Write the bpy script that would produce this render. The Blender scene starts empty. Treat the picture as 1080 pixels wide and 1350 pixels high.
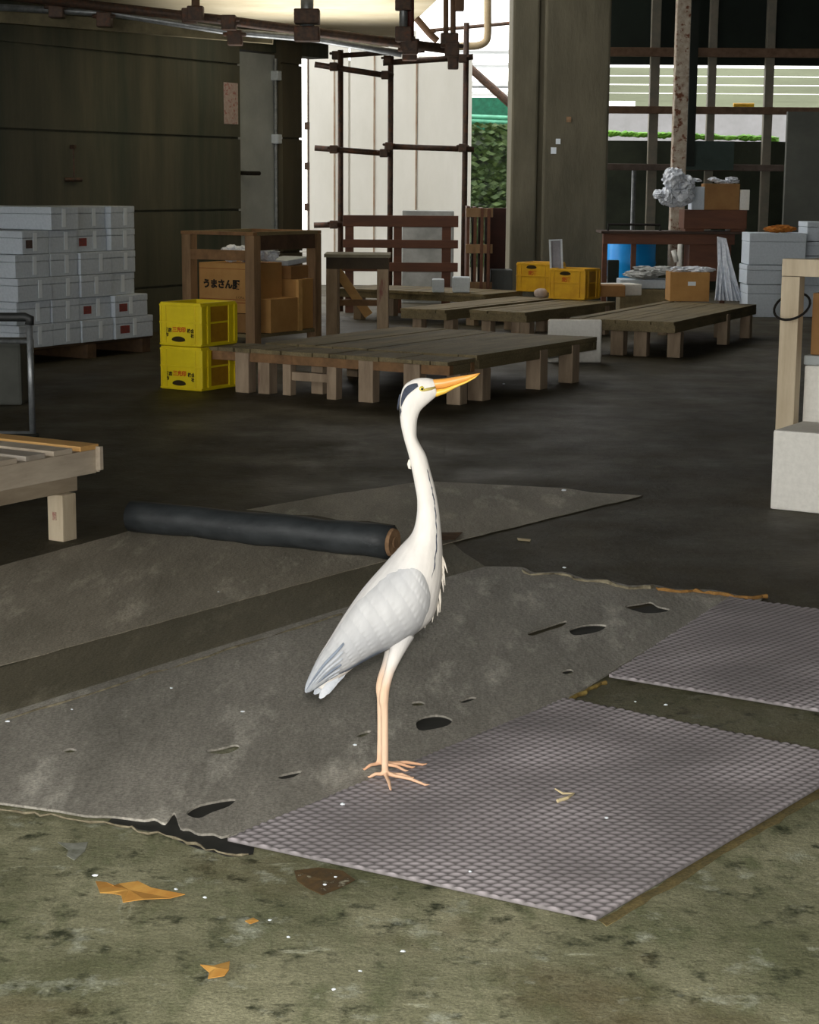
import bpy, bmesh, math, random
from mathutils import Vector, Matrix, noise as mnoise
random.seed(7)
S = bpy.context.scene
COL = S.collection
R = math.radians

# ------------------------------------------------------------------ camera
F = 2400.0                       # focal length in pixels of the 1080x1350 frame
HOR, CAMZ = 240.0, 1.5           # horizon row, eye height
PITCH = math.atan((675 - HOR) / F)
ROLL = 0.007
r0 = Vector((1, 0, 0)); u0 = Vector((0, math.sin(PITCH), math.cos(PITCH)))
FW = Vector((0, math.cos(PITCH), -math.sin(PITCH)))
RT = (r0 + ROLL * u0).normalized(); UP = RT.cross(FW).normalized()
CAM = Vector((0, 0, CAMZ))
cd = bpy.data.cameras.new('camera'); cam = bpy.data.objects.new('camera', cd); COL.objects.link(cam)
cd.sensor_fit = 'VERTICAL'; cd.sensor_height = 36.0; cd.sensor_width = 28.8
cd.lens = F / 1350 * 36; cd.clip_end = 300
m = Matrix((RT, UP, -FW)).transposed().to_4x4(); m.translation = CAM
cam.matrix_world = m
S.camera = cam

# ------------------------------------------------------------------ light
S.view_settings.view_transform = 'Standard'; S.view_settings.look = 'None'
S.view_settings.exposure = 0.0; S.view_settings.gamma = 1.0
w = bpy.data.worlds.new('overcast_sky'); S.world = w; w.use_nodes = True
w.node_tree.nodes['Background'].inputs[0].default_value = (1.0, 0.985, 0.95, 1)
w.node_tree.nodes['Background'].inputs[1].default_value = 2.8
fl = bpy.data.lights.new('camera_flash', 'AREA'); fl.shape = 'DISK'; fl.size = 0.09; fl.energy = 190
fl.color = (1.0, 0.96, 0.90)
flo = bpy.data.objects.new('camera_flash', fl); COL.objects.link(flo)
flo.matrix_world = Matrix.Translation((0.03, 0.0, 1.62)) @ m.to_3x3().to_4x4()

bl = bpy.data.lights.new('soffit_fill_lamp', 'AREA'); bl.shape = 'RECTANGLE'; bl.size = 2.0; bl.size_y = 3.4; bl.energy = 44; bl.spread = R(85); bl.color = (1.0, .96, .90)
blo = bpy.data.objects.new('soffit_fill_lamp', bl); COL.objects.link(blo)          # added lamp inside the hall, brightens the soffit in place of yard bounce
blo.location = (-.85, 17.3, 1.75); blo.rotation_euler = (R(180), 0, 0)

# ------------------------------------------------------------------ pixel helpers (to measure the place from the photograph)
def ray(px, py): return (FW * F + RT * (px - 540) - UP * (py - 675))
def G(px, py, z=0.0):
    d = ray(px, py); return CAM + d * ((z - CAMZ) / d.z)
def P(px, py, Y):
    d = ray(px, py); return CAM + d * (Y / d.y)
def PX(p):
    q = p - CAM; k = q.dot(FW); return 540 + q.dot(RT) / k * F, 675 - q.dot(UP) / k * F
def TX(p0, d, px):
    """distance along d from p0 at which the point shows at column px"""
    q = p0 - CAM; n = RT * F - FW * (px - 540)
    return -q.dot(n) / d.dot(n)

ANG = R(31.5)
XA = Vector((math.cos(ANG), -math.sin(ANG), 0))    # building axis, to the right and nearer
YA = Vector((math.sin(ANG), math.cos(ANG), 0))     # building axis, to the right and away

# ------------------------------------------------------------------ materials
def lin(c): return tuple(((v / 255) / 12.92 if v <= 10 else ((v / 255 + .055) / 1.055) ** 2.4) for v in c)
MATS = {}
def mat(name, c1, c2=None, scale=6.0, rough=.7, bump=0.0, bscale=40.0, stretch=(1, 1, 1), metal=0.0, spec=.4, contrast=(.35, .65), c3=None, s3=2.0, t3=(.55, .75), detail=6, rot=0, grain=0):
    if name in MATS: return MATS[name]
    M = bpy.data.materials.new(name); M.use_nodes = True; N = M.node_tree.nodes; L = M.node_tree.links
    b = N['Principled BSDF']; b.inputs['Roughness'].default_value = rough; b.inputs['Metallic'].default_value = metal
    b.inputs['Specular IOR Level'].default_value = spec
    tc = N.new('ShaderNodeTexCoord'); mp = N.new('ShaderNodeMapping'); mp.inputs['Scale'].default_value = stretch
    mp.inputs['Rotation'].default_value = (0, 0, rot)
    L.new(tc.outputs['Object'], mp.inputs[0])
    def ramp(sc, lo, hi, det=detail):
        n = N.new('ShaderNodeTexNoise'); n.inputs['Scale'].default_value = sc; n.inputs['Detail'].default_value = det
        n.inputs['Roughness'].default_value = .65
        L.new(mp.outputs[0], n.inputs['Vector'])
        r = N.new('ShaderNodeMapRange'); r.inputs[1].default_value = lo; r.inputs[2].default_value = hi
        L.new(n.outputs[0], r.inputs[0]); return r.outputs[0]
    if c2 is None: b.inputs['Base Color'].default_value = (*lin(c1), 1)
    else:
        mx = N.new('ShaderNodeMix'); mx.data_type = 'RGBA'
        mx.inputs[6].default_value = (*lin(c1), 1); mx.inputs[7].default_value = (*lin(c2), 1)
        L.new(ramp(scale, *contrast), mx.inputs[0]); out = mx.outputs[2]
        if c3:
            m3 = N.new('ShaderNodeMix'); m3.data_type = 'RGBA'; L.new(out, m3.inputs[6])
            m3.inputs[7].default_value = (*lin(c3), 1); L.new(ramp(s3, *t3), m3.inputs[0]); out = m3.outputs[2]
        if grain:
            gn = N.new('ShaderNodeTexNoise'); gn.inputs['Scale'].default_value = 130; gn.inputs['Detail'].default_value = 3; L.new(tc.outputs['Object'], gn.inputs['Vector'])
            gr = N.new('ShaderNodeMapRange'); gr.inputs[1].default_value = .32; gr.inputs[2].default_value = .68; gr.inputs[3].default_value = 1 - grain; gr.inputs[4].default_value = 1 + grain; L.new(gn.outputs[0], gr.inputs[0])
            gm = N.new('ShaderNodeMix'); gm.data_type = 'RGBA'; gm.blend_type = 'MULTIPLY'; gm.inputs[0].default_value = 1; L.new(out, gm.inputs[6]); L.new(gr.outputs[0], gm.inputs[7]); out = gm.outputs[2]
        L.new(out, b.inputs['Base Color'])
    if bump:
        bp = N.new('ShaderNodeBump'); bp.inputs['Distance'].default_value = bump; bp.inputs['Strength'].default_value = 1
        L.new(ramp(bscale, 0, 1), bp.inputs['Height']); L.new(bp.outputs[0], b.inputs['Normal'])
    MATS[name] = M; return M

def attr_mat(name, rough=.75, bump=0.0, bscale=60, stretch=(1, 1, 1), rot=(0, 0, 0), vary=.12):
    """colour from the mesh's own colour attribute, varied by fine streaks"""
    M = bpy.data.materials.new(name); M.use_nodes = True; N = M.node_tree.nodes; L = M.node_tree.links
    b = N['Principled BSDF']; b.inputs['Roughness'].default_value = rough; b.inputs['Specular IOR Level'].default_value = .25
    a = N.new('ShaderNodeAttribute'); a.attribute_name = 'col'
    tc = N.new('ShaderNodeTexCoord'); mp = N.new('ShaderNodeMapping'); mp.inputs['Scale'].default_value = stretch; mp.inputs['Rotation'].default_value = rot
    L.new(tc.outputs['Object'], mp.inputs[0])
    n = N.new('ShaderNodeTexNoise'); n.inputs['Scale'].default_value = bscale; n.inputs['Detail'].default_value = 5; L.new(mp.outputs[0], n.inputs['Vector'])
    r = N.new('ShaderNodeMapRange'); r.inputs[1].default_value = .3; r.inputs[2].default_value = .7; r.inputs[3].default_value = 1 - vary; r.inputs[4].default_value = 1
    L.new(n.outputs[0], r.inputs[0])
    mx = N.new('ShaderNodeMix'); mx.data_type = 'RGBA'; mx.blend_type = 'MULTIPLY'; mx.inputs[0].default_value = 1
    L.new(a.outputs[0], mx.inputs[6]); L.new(r.outputs[0], mx.inputs[7]); L.new(mx.outputs[2], b.inputs['Base Color'])
    if bump:
        bp = N.new('ShaderNodeBump'); bp.inputs['Distance'].default_value = bump; L.new(n.outputs[0], bp.inputs['Height']); L.new(bp.outputs[0], b.inputs['Normal'])
    return M

# ------------------------------------------------------------------ mesh helpers
def new(): return bmesh.new()
def box(bm, x0, x1, y0, y1, z0, z1, M=None):
    vs = [bm.verts.new((x, y, z)) for z in (z0, z1) for y in (y0, y1) for x in (x0, x1)]
    for f in ((0, 2, 3, 1), (4, 5, 7, 6), (0, 1, 5, 4), (2, 6, 7, 3), (0, 4, 6, 2), (1, 3, 7, 5)):
        bm.faces.new([vs[i] for i in f])
    if M is not None: bmesh.ops.transform(bm, matrix=M, verts=vs)
    return vs
def frame_along(d):
    d = d.normalized(); a = Vector((0, 0, 1)) if abs(d.z) < .9 else Vector((1, 0, 0))
    n = d.cross(a).normalized(); return n, d.cross(n).normalized()
def tube(bm, pts, rad, n=12, flat=1.0, caps=True):
    """lofted round tube through pts; rad a number or one per point"""
    pts = [Vector(p) for p in pts]
    if not hasattr(rad, '__len__'): rad = [rad] * len(pts)
    rings = []; nrm = None
    for i, p in enumerate(pts):
        d = (pts[min(i + 1, len(pts) - 1)] - pts[max(i - 1, 0)]).normalized()
        if nrm is None: nrm, _ = frame_along(d)
        nrm = (nrm - d * nrm.dot(d)).normalized(); bi = d.cross(nrm)
        rings.append([bm.verts.new(p + (nrm * math.cos(t) + bi * math.sin(t) * flat) * rad[i]) for t in [2 * math.pi * k / n for k in range(n)]])
    for a, b in zip(rings, rings[1:]):
        for k in range(n): bm.faces.new((a[k], a[(k + 1) % n], b[(k + 1) % n], b[k]))
    if caps:
        bm.faces.new(rings[0][::-1]); bm.faces.new(rings[-1])
    return rings
def beam(bm, p, q, wid, hgt, upv=Vector((0, 0, 1))):
    """rectangular bar from p to q"""
    p, q = Vector(p), Vector(q); d = (q - p).normalized()
    if abs(d.dot(upv)) > .95: upv = Vector((0, 1, 0))
    s = d.cross(upv).normalized(); u = s.cross(d)
    vs = [bm.verts.new(c + s * a * wid / 2 + u * b * hgt / 2) for c in (p, q) for a, b in ((-1, -1), (1, -1), (1, 1), (-1, 1))]
    for f in ((3, 2, 1, 0), (4, 5, 6, 7), (0, 1, 5, 4), (1, 2, 6, 5), (2, 3, 7, 6), (3, 0, 4, 7)): bm.faces.new([vs[i] for i in f])
    return vs
def blob(bm, c, r, seed=0, sub=2, rough=.2):
    rnd = random.Random(seed)
    g = bmesh.ops.create_icosphere(bm, subdivisions=sub, radius=1)
    for v in g['verts']:
        k = 1 + rnd.uniform(-rough, rough)
        v.co = Vector((v.co.x * r[0] * k, v.co.y * r[1] * k, v.co.z * r[2] * k)) + Vector(c)
def crumple(bm, c, r, seed=0, amp=.35, freq=2.2, sub=4):
    """creased bag or cloth lump: sphere folded by ridged noise"""
    g = bmesh.ops.create_icosphere(bm, subdivisions=sub, radius=1); o = Vector((seed * 7.3, seed * 3.1, seed * 1.7))
    for v in g['verts']:
        n = v.co.copy(); k = 1 - abs(mnoise.noise(n * freq + o)) * amp * 2 + mnoise.noise(n * freq * 3.1 + o) * amp * .4 + mnoise.noise(n * 1.1 + o * 2) * amp * .8
        v.co = Vector((n.x * r[0] * k, n.y * r[1] * k, n.z * r[2] * k)) + Vector(c)
def obj(name, bm, M, parent=None, smooth=False, bevel=0.0, seg=2, label=None):
    if bevel: bmesh.ops.bevel(bm, geom=list(bm.edges), offset=bevel, segments=seg, affect='EDGES', profile=.6)
    bmesh.ops.recalc_face_normals(bm, faces=list(bm.faces))
    me = bpy.data.meshes.new(name); bm.to_mesh(me); bm.free()
    if smooth:
        for p in me.polygons: p.use_smooth = True
    o = bpy.data.objects.new(name, me); COL.objects.link(o)
    for mm in (M if isinstance(M, (list, tuple)) else [M]): me.materials.append(mm)
    if parent: o.parent = parent
    if label: o['label'] = label
    return o
def tag(o, label, cat, group=None, kind=None):
    o['label'] = label; o['category'] = cat
    if group: o['group'] = group
    if kind: o['kind'] = kind
    return o
def struct(name, bm, M, parent=None, **k):
    o = obj(name, bm, M, parent, **k); o['kind'] = 'structure'; return o
def thing(name, label, cat, loc=(0, 0, 0), rotz=0.0, group=None):
    o = bpy.data.objects.new(name, None); COL.objects.link(o); o.empty_display_size = .1
    o.location = loc; o.rotation_euler = (0, 0, rotz); return tag(o, label, cat, group)
def athing(name, label, cat, loc, group=None): return thing(name, label, cat, loc, -ANG, group)
def dup(root, loc, rotz, label, group=None, name=None):
    r = root.copy(); COL.objects.link(r); r.location = loc; r.rotation_euler = (0, 0, rotz); r['label'] = label
    if group: r['group'] = group
    for ch in list(root.children):
        c = ch.copy(); COL.objects.link(c); c.parent = r
        for g in ch.children:
            d = g.copy(); COL.objects.link(d); d.parent = c
    return r
def loc_in(o, p):
    q = Vector(p) - Vector(o.location); return Vector((q.dot(XA), q.dot(YA), q.z))
def text_mesh(name, body, size, M, parent, loc, rot, depth=.0008, bold=0.0):
    c = bpy.data.curves.new(name, 'FONT'); c.body = body; c.size = size; c.extrude = depth; c.offset = bold
    c.align_x = 'CENTER'; c.align_y = 'CENTER'; c.resolution_u = 3
    t = bpy.data.objects.new(name, c); COL.objects.link(t)
    bpy.context.view_layer.update()
    me = bpy.data.meshes.new_from_object(t.evaluated_get(bpy.context.evaluated_depsgraph_get()))
    bpy.data.objects.remove(t); bpy.data.curves.remove(c)
    me.name = name; me.materials.clear(); me.materials.append(M)
    o = bpy.data.objects.new(name, me); COL.objects.link(o); o.parent = parent; o.location = loc; o.rotation_euler = rot
    return o
def catmull(pts, n=6, closed=False):
    pts = [Vector(p) for p in pts]; out = []; N_ = len(pts)
    for i in range(N_ if closed else N_ - 1):
        p0, p1, p2, p3 = (pts[(i + k) % N_] if closed else pts[max(0, min(N_ - 1, i + k))] for k in (-1, 0, 1, 2))
        for j in range(n):
            t = j / n
            out.append(.5 * ((2 * p1) + (p2 - p0) * t + (2 * p0 - 5 * p1 + 4 * p2 - p3) * t * t + (3 * p1 - p0 - 3 * p2 + p3) * t ** 3))
    if not closed: out.append(pts[-1])
    return out
def rag(poly, jit, step, seed, edges=None):
    """torn outline: subdivide polygon edges and jitter them; edges = indices to tear (None: all)"""
    rnd = random.Random(seed); out = []
    for i, p in enumerate(poly):
        q = poly[(i + 1) % len(poly)]; d = q - p; L = d.length; k = max(1, int(L / step)) if (edges is None or i in edges) else 1
        nrm = Vector((-d.y, d.x, 0)).normalized()
        for j in range(k):
            o = p + d * (j / k)
            if j: o = o + nrm * rnd.uniform(-jit, jit)
            out.append(o)
    return out
def sheet(name, outline, holes, z, th, M, label=None, cat=None, kind=None):
    """thin flat sheet with real holes: filled curve, extruded"""
    c = bpy.data.curves.new(name, 'CURVE'); c.dimensions = '2D'; c.fill_mode = 'BOTH'; c.extrude = th / 2
    for poly in [outline] + holes:
        s = c.splines.new('POLY'); s.points.add(len(poly) - 1); s.use_cyclic_u = True
        for pt, p in zip(s.points, poly): pt.co = (p.x, p.y, 0, 1)
    t = bpy.data.objects.new(name, c); COL.objects.link(t); bpy.context.view_layer.update()
    me = bpy.data.meshes.new_from_object(t.evaluated_get(bpy.context.evaluated_depsgraph_get()))
    bpy.data.objects.remove(t); bpy.data.curves.remove(c); me.name = name
    me.materials.clear(); me.materials.append(M)
    o = bpy.data.objects.new(name, me); COL.objects.link(o); o.location = (0, 0, z + th / 2)
    if label: tag(o, label, cat)
    if kind: o['kind'] = kind
    return o

# ------------------------------------------------------------------ palette
M_wall = mat('stained_concrete', (62, 64, 55), (92, 90, 75), 1.6, .85, .004, 30, (1, 1, .12), c3=(44, 58, 50), s3=.9, t3=(.5, .7))
M_col = mat('column_concrete', (82, 78, 62), (106, 100, 82), 2.0, .85, .004, 30, (1, 1, .25), c3=(66, 64, 50), s3=1.2, t3=(.5, .75))
M_dark = mat('dark_panel', (26, 32, 28), (36, 42, 36), 2, .8)
M_soffit = mat('cream_soffit', (228, 219, 192), (208, 196, 164), 1.5, .8, .002, 30, c3=(172, 156, 120), s3=.8, t3=(.58, .75))
M_white = mat('white_painted_panel', (226, 224, 214), (240, 238, 230), 1.2, .7, 0, 30, (1, 1, .3))
M_steel = mat('dark_scaffold_steel', (62, 52, 46), (92, 70, 56), 25, .55, .0006, 120, metal=.3, c3=(105, 66, 44), s3=14, t3=(.55, .7))
M_rust = mat('rusty_pale_paint', (186, 176, 160), (150, 134, 116), 14, .75, .001, 80, c3=(104, 60, 36), s3=12, t3=(.55, .63))
M_rail = mat('rusty_brown_steel', (104, 80, 62), (126, 100, 80), 12, .75, .001, 80)
M_grey = mat('grey_steel_sheet', (172, 178, 178), (156, 162, 162), 3, .6, 0)
M_wood = mat('brown_weathered_wood', (148, 112, 76), (116, 88, 60), 9, .8, .0012, 40, (1, .18, 1), c3=(84, 60, 44), s3=4, t3=(.55, .75))
M_woodv = mat('brown_weathered_wood_upright', (152, 122, 90), (118, 94, 68), 9, .8, .0012, 40, (1, 1, .15), c3=(86, 64, 48), s3=5, t3=(.55, .75))
M_deck = mat('grimy_deck_boards', (112, 100, 72), (138, 124, 92), 7, .75, .0015, 40, (1, .2, 1), c3=(76, 70, 50), s3=3, t3=(.5, .7), grain=.25)
M_pale = mat('pale_raw_wood', (200, 188, 168), (168, 154, 136), 10, .8, .001, 50, (1, .2, 1), c3=(130, 112, 92), s3=5, t3=(.58, .75))
M_palev = mat('pale_raw_wood_upright', (206, 192, 166), (176, 160, 134), 10, .8, .001, 50, (1, 1, .15), c3=(134, 116, 92), s3=5, t3=(.58, .75))
M_ochre = mat('ochre_new_wood', (214, 170, 104), (196, 150, 90), 10, .7, .0008, 50, (.2, 1, 1))
M_red = mat('red_brown_varnished_wood', (104, 64, 42), (82, 50, 34), 8, .6, .0008, 40, (.2, 1, 1))
M_foam = mat('white_foam', (204, 213, 222), (190, 200, 209), 40, .75, .0006, 400)
M_foamw = mat('cream_foam', (236, 234, 226), (224, 222, 214), 40, .75, .0006, 400)
M_yel = mat('yellow_crate_plastic', (236, 214, 24), (222, 198, 18), 5, .45, spec=.5)
M_yel2 = mat('amber_crate_plastic', (222, 174, 22), (200, 150, 18), 6, .5, spec=.5)
M_blk = mat('black_ink', (22, 18, 14), rough=.8)
M_hole = mat('dark_hand_hole', (46, 38, 14), rough=.9)
M_redink = mat('red_ink', (206, 62, 20), rough=.7)
M_card = mat('cardboard', (186, 142, 84), (170, 126, 72), 4, .85, .0004, 60)
M_card2 = mat('dull_cardboard', (150, 112, 68), (134, 98, 58), 4, .85, .0004, 60)
M_tape = mat('white_tape', (228, 236, 242), rough=.4)
M_roll = mat('black_rubber', (40, 44, 46), (58, 62, 64), 18, .5, .0015, 50, (.3, 1, 1), c3=(84, 88, 90), s3=30, t3=(.66, .78))
M_core = mat('tan_core', (160, 128, 96), (120, 92, 66), 20, .9)
M_blue = mat('blue_plastic', (20, 166, 250), (16, 150, 240), 3, .4)
M_metal = mat('galvanised_tube', (150, 154, 156), (118, 122, 124), 20, .4, .0004, 80, metal=.6)
M_bag = mat('crumpled_clear_plastic', (232, 236, 242), (196, 202, 212), 18, .25, .004, 30, spec=.7)
M_grn = mat('green_net', (30, 110, 84), (20, 84, 62), 12, .6)
M_lf = mat('hedge_leaves', (44, 70, 32), (84, 104, 56), 9, .6, c3=(28, 40, 22), s3=5, t3=(.5, .62))
M_leaf = mat('yellow_leaf', (206, 160, 82), (180, 128, 58), 14, .7)
M_twig = mat('pale_twig', (206, 190, 150), rough=.7)
M_barrel = M_blue

# ------------------------------------------------------------------ floor
def floor_mat():
    M = bpy.data.materials.new('wet_green_concrete'); M.use_nodes = True; N = M.node_tree.nodes; L = M.node_tree.links
    b = N['Principled BSDF']; b.inputs['Specular IOR Level'].default_value = .15
    tc = N.new('ShaderNodeTexCoord')
    def noise(sc, det, stretch=(1, 1, 1), rz=0):
        mp = N.new('ShaderNodeMapping'); mp.inputs['Scale'].default_value = stretch; mp.inputs['Rotation'].default_value = (0, 0, rz)
        L.new(tc.outputs['Object'], mp.inputs[0])
        n = N.new('ShaderNodeTexNoise'); n.inputs['Scale'].default_value = sc; n.inputs['Detail'].default_value = det; n.inputs['Roughness'].default_value = .68
        L.new(mp.outputs[0], n.inputs['Vector']); return n.outputs[0]
    def rng(s, lo, hi, a=0, c=1):
        r = N.new('ShaderNodeMapRange'); r.inputs[1].default_value = lo; r.inputs[2].default_value = hi; r.inputs[3].default_value = a; r.inputs[4].default_value = c
        L.new(s, r.inputs[0]); return r.outputs[0]
    def mix(f, a, c):
        x = N.new('ShaderNodeMix'); x.data_type = 'RGBA'; L.new(f, x.inputs[0])
        for k, v in ((6, a), (7, c)):
            if isinstance(v, tuple): x.inputs[k].default_value = (*lin(v), 1)
            else: L.new(v, x.inputs[k])
        return x.outputs[2]
    c = mix(rng(noise(2.2, 8), .35, .65), (104, 106, 80), (156, 154, 126))
    c = mix(rng(noise(9, 8, (1, .4, 1), R(25)), .5, .66), c, (108, 112, 84))
    c = mix(rng(noise(12, 8), .54, .66), c, (58, 62, 46))
    c = mix(rng(noise(.9, 5), .52, .72), c, (92, 78, 52))          # brown dirt
    c = mix(rng(noise(7, 8), .57, .72), c, (178, 182, 164))          # pale scuffs
    c = mix(rng(noise(5, 6, (1, .22, 1), R(70)), .62, .72), c, (190, 192, 170))   # scrape marks
    c = mix(rng(noise(60, 3), .68, .74), c, (58, 60, 46))
    c = mix(rng(noise(16, 7, (.25, 1, 1), R(-12)), .64, .72), c, (188, 190, 166))   # short scrapes
    sx = N.new('ShaderNodeSeparateXYZ'); L.new(tc.outputs['Object'], sx.inputs[0])
    ad = N.new('ShaderNodeMath'); ad.operation = 'MULTIPLY_ADD'; L.new(noise(1.1, 5), ad.inputs[0]); ad.inputs[1].default_value = 2.4; L.new(sx.outputs[1], ad.inputs[2])
    wet = rng(ad.outputs[0], 5.3, 7.6)                              # the hall floor behind the mats is dark and wet
    dk = mix(rng(noise(3, 7, (1, .4, 1), R(40)), .35, .7), (60, 56, 44), (80, 74, 59))
    dk = mix(rng(noise(5, 7), .6, .75), dk, (92, 88, 72))
    c = mix(wet, c, dk)
    g = N.new('ShaderNodeMix'); g.data_type = 'RGBA'; g.blend_type = 'MULTIPLY'; g.inputs[0].default_value = 1
    L.new(c, g.inputs[6]); L.new(rng(noise(140, 3), .32, .68, .68, 1.3), g.inputs[7]); L.new(g.outputs[2], b.inputs['Base Color'])
    L.new(rng(noise(1.3, 5), .3, .7, .42, .75), b.inputs['Roughness'])
    bp = N.new('ShaderNodeBump'); bp.inputs['Distance'].default_value = .006
    L.new(noise(26, 7), bp.inputs['Height']); L.new(bp.outputs[0], b.inputs['Normal'])
    return M
b = new(); box(b, -16, 16, -12, 42, -.2, 0)
struct('floor', b, floor_mat())

# ------------------------------------------------------------------ building shell
# left wall: concrete with form joints, runs along YA up to the steel door
W0 = Vector((P(318, 300, 19.5).x, 19.5, 0))
def wl(t, z, off=0.0): return W0 + YA * t - XA * off + Vector((0, 0, z))   # off: into the wall
wroot = new()
zj = [0, .45, 1.2, 1.94, 2.69, 3.44, 4.3, 6.0]
for k in range(len(zj) - 1):
    box(wroot, -.35, 0, -14, 0, zj[k] + (.012 if k else 0), zj[k + 1] - .012)
box(wroot, -.35, -.03, -14, 0, 0, 6)
box(wroot, -.35, -.10, 0, 1.8, 2.86, 6)      # wall over the door
ow = struct('wall_left', wroot, M_wall); ow.location = W0; ow.rotation_euler = (0, 0, -ANG)
tdoor = TX(W0, YA, 376); tend = TX(W0, YA, 401)
b = new(); box(b, -.30, -.12, .0, tdoor, .0, 2.84)
dr = struct('door_1', b, M_grey); dr.location = W0; dr.rotation_euler = (0, 0, -ANG)
b = new(); tube(b, [(-.12, .16, 1.5 + (240 - 230) / F * 20), (-.02, .16, 1.58), (-.02, .36, 1.58)], .022); obj('door_handle', b, M_blk, dr)
b = new(); yr = tdoor - .03; tube(b, [(-.09, yr, .3), (-.09, yr, 2.80)], .022)
obj('locking_rod', b, M_metal, dr)
for zz in (1.95, 2.62):
    b = new(); box(b, -.14, -.03, yr - .04, yr + .045, zz - .05, zz + .05); obj('rod_bracket', b, M_foam, dr, bevel=.01)
b = new(); box(b, -.48, -.05, tdoor + .01, tend - .01, 0, 6)
for k, (za, zb) in enumerate(((0, .72), (.74, 1.95), (1.97, 2.74), (2.76, 6))):
    box(b, -.5, -.02, tdoor, tend, za, zb)
o = struct('pillar', b, mat('pillar_concrete', (64, 60, 46), (82, 76, 60), 2, .85, .003, 30, (1, 1, .2))); o.location = W0; o.rotation_euler = (0, 0, -ANG)
# notice paper on the wall
b = new(); t0, t1 = TX(W0, YA, 298), TX(W0, YA, 316)
box(b, .002, .008, t0, t1, 2.08, 2.50)
nt = obj('notice_sheet', b, mat('faded_notice', (178, 164, 158), (160, 140, 136), 30, .7, c3=(150, 96, 92), s3=24, t3=(.55, .6)))
nt.location = W0; nt.rotation_euler = (0, 0, -ANG); tag(nt, 'faded pinkish notice sheet fixed to the dark wall left of the grey door', 'notice')
# small iron cleat with wire on the wall
b = new(); tc_ = TX(W0, YA, 100)
tube(b, [(.0, tc_, 1.8), (.05, tc_, 1.8)], .02); tube(b, [(.03, tc_, 1.5), (.03, tc_, 1.82)], .008); tube(b, [(0, tc_ - .1, 1.5), (.05, tc_ + .08, 1.5)], .02)
o = obj('wall_hook', b, M_steel); o.location = W0; o.rotation_euler = (0, 0, -ANG); tag(o, 'small dark iron hook bracket on the dark wall above the foam boxes', 'hook')

# ceiling: high roof over the hall and the lower cream soffit at the back left
b = new(); box(b, -16, 16, -1.0, 16.5, 6.0, 6.2); box(b, -3.5, 16, -12, -1.01, 6.0, 6.2); box(b, .9, 16, 16.5, 26.5, 6.0, 6.2)  # unseen roof, extended behind the camera and at back right to cut daylight
struct('ceiling', b, M_dark)
b = new(); box(b, 7.5, 7.8, -8.0, 26.0, 0, 6.0); struct('light_block_right', b, M_dark)  # unseen wall added to block daylight from the right
b = new(); box(b, -2.0, 7.5, -8.0, -7.7, 0, 6.0); struct('light_block_rear', b, M_dark)  # added behind the camera, unseen, so daylight comes from the left
b = new()
pts = [P(-160, 2, 14.0), P(60, -40, 14), P(650, -75, 14.0)]
zs = 3.12
soff = [G(-200, -130, zs), G(720, -140, zs), G(576, 0, zs), G(512, 62, zs), G(330, 52, zs), G(160, 36, zs), G(0, 14, zs), G(-200, -10, zs)]
lo = [b.verts.new(p) for p in soff]; hi = [b.verts.new(p + Vector((0, 0, .25))) for p in soff]
b.faces.new(lo); b.faces.new(hi[::-1])
for i in range(len(soff)): b.faces.new((lo[i], lo[(i + 1) % 8], hi[(i + 1) % 8], hi[i]))
struct('soffit', b, M_soffit)

# white panel wall outside the opening
YW = 27.0
b = new()
for x0, x1 in ((404, 460), (461, 548), (549, 612), (613, 621)):
    a = P(x0, 300, YW); c = P(x1, 300, YW)
    ztop = P(x0, 74 if x0 > 500 else 40, YW).z
    box(b, a.x + .01, c.x - .01, YW, YW + .15, 0, ztop)
a = P(404, 300, YW); c = P(621, 300, YW); box(b, a.x + .02, c.x - .02, YW + .06, YW + .14, 0, P(540, 80, YW).z)
struct('wall_white', b, M_white)
b = new()                                        # rust runs of the joints
for px in (441, 493, 548):
    a = P(px, 300, YW - .01); box(b, a.x - .012, a.x + .012, YW - .012, YW, .4, 3.3)
struct('trim_1', b, mat('joint_rust_line', (176, 164, 146), (150, 120, 96), 4, .8))
b = new()                                        # ladder-like jamb in the bright slit beside the pillar
for py in (166, 219, 273):
    a = P(404.5, py, 26); box(b, a.x - .03, a.x + .04, 25.97, 26.03, a.z - .05, a.z + .05)
a = P(407, 200, 26.2); box(b, a.x - .01, a.x + .01, 26.15, 26.2, 0, 3.3)
o = obj('jamb_clips', b, M_steel); o['kind'] = 'structure'; o.name = 'trim_2'

# concrete column
YC = 24.0
cx0, cx1 = P(672, 300, YC).x, P(799, 300, YC).x
b = new(); ww = (cx1 - cx0)
xm = cx0 + ww * .29
box(b, cx0, xm - .02, YC, YC + 1.0, 0, 6); box(b, xm + .05, cx1, YC - .03, YC + 1.0, 0, 6); box(b, xm - .04, xm + .08, YC + .06, YC + .8, 0, 6)
struct('column', b, M_col, bevel=.03)
for i, (px, py, s) in enumerate(((750, 157, .03), (736, 186, .03), (730, 198, .035))):
    b = new(); a = P(px, py, YC - .035); box(b, a.x - s, a.x + s, YC - .04, YC - .032, a.z - s * 1.3, a.z + s)
    o = obj('paper_scrap', b, M_tape if i else M_core); tag(o, ['brown paper scrap stuck highest on the concrete column', 'small white paper scrap on the column, upper of the two white ones', 'small white paper scrap on the column, lowest of the scraps'][i], 'scrap', 'paper scraps on the column')

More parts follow.
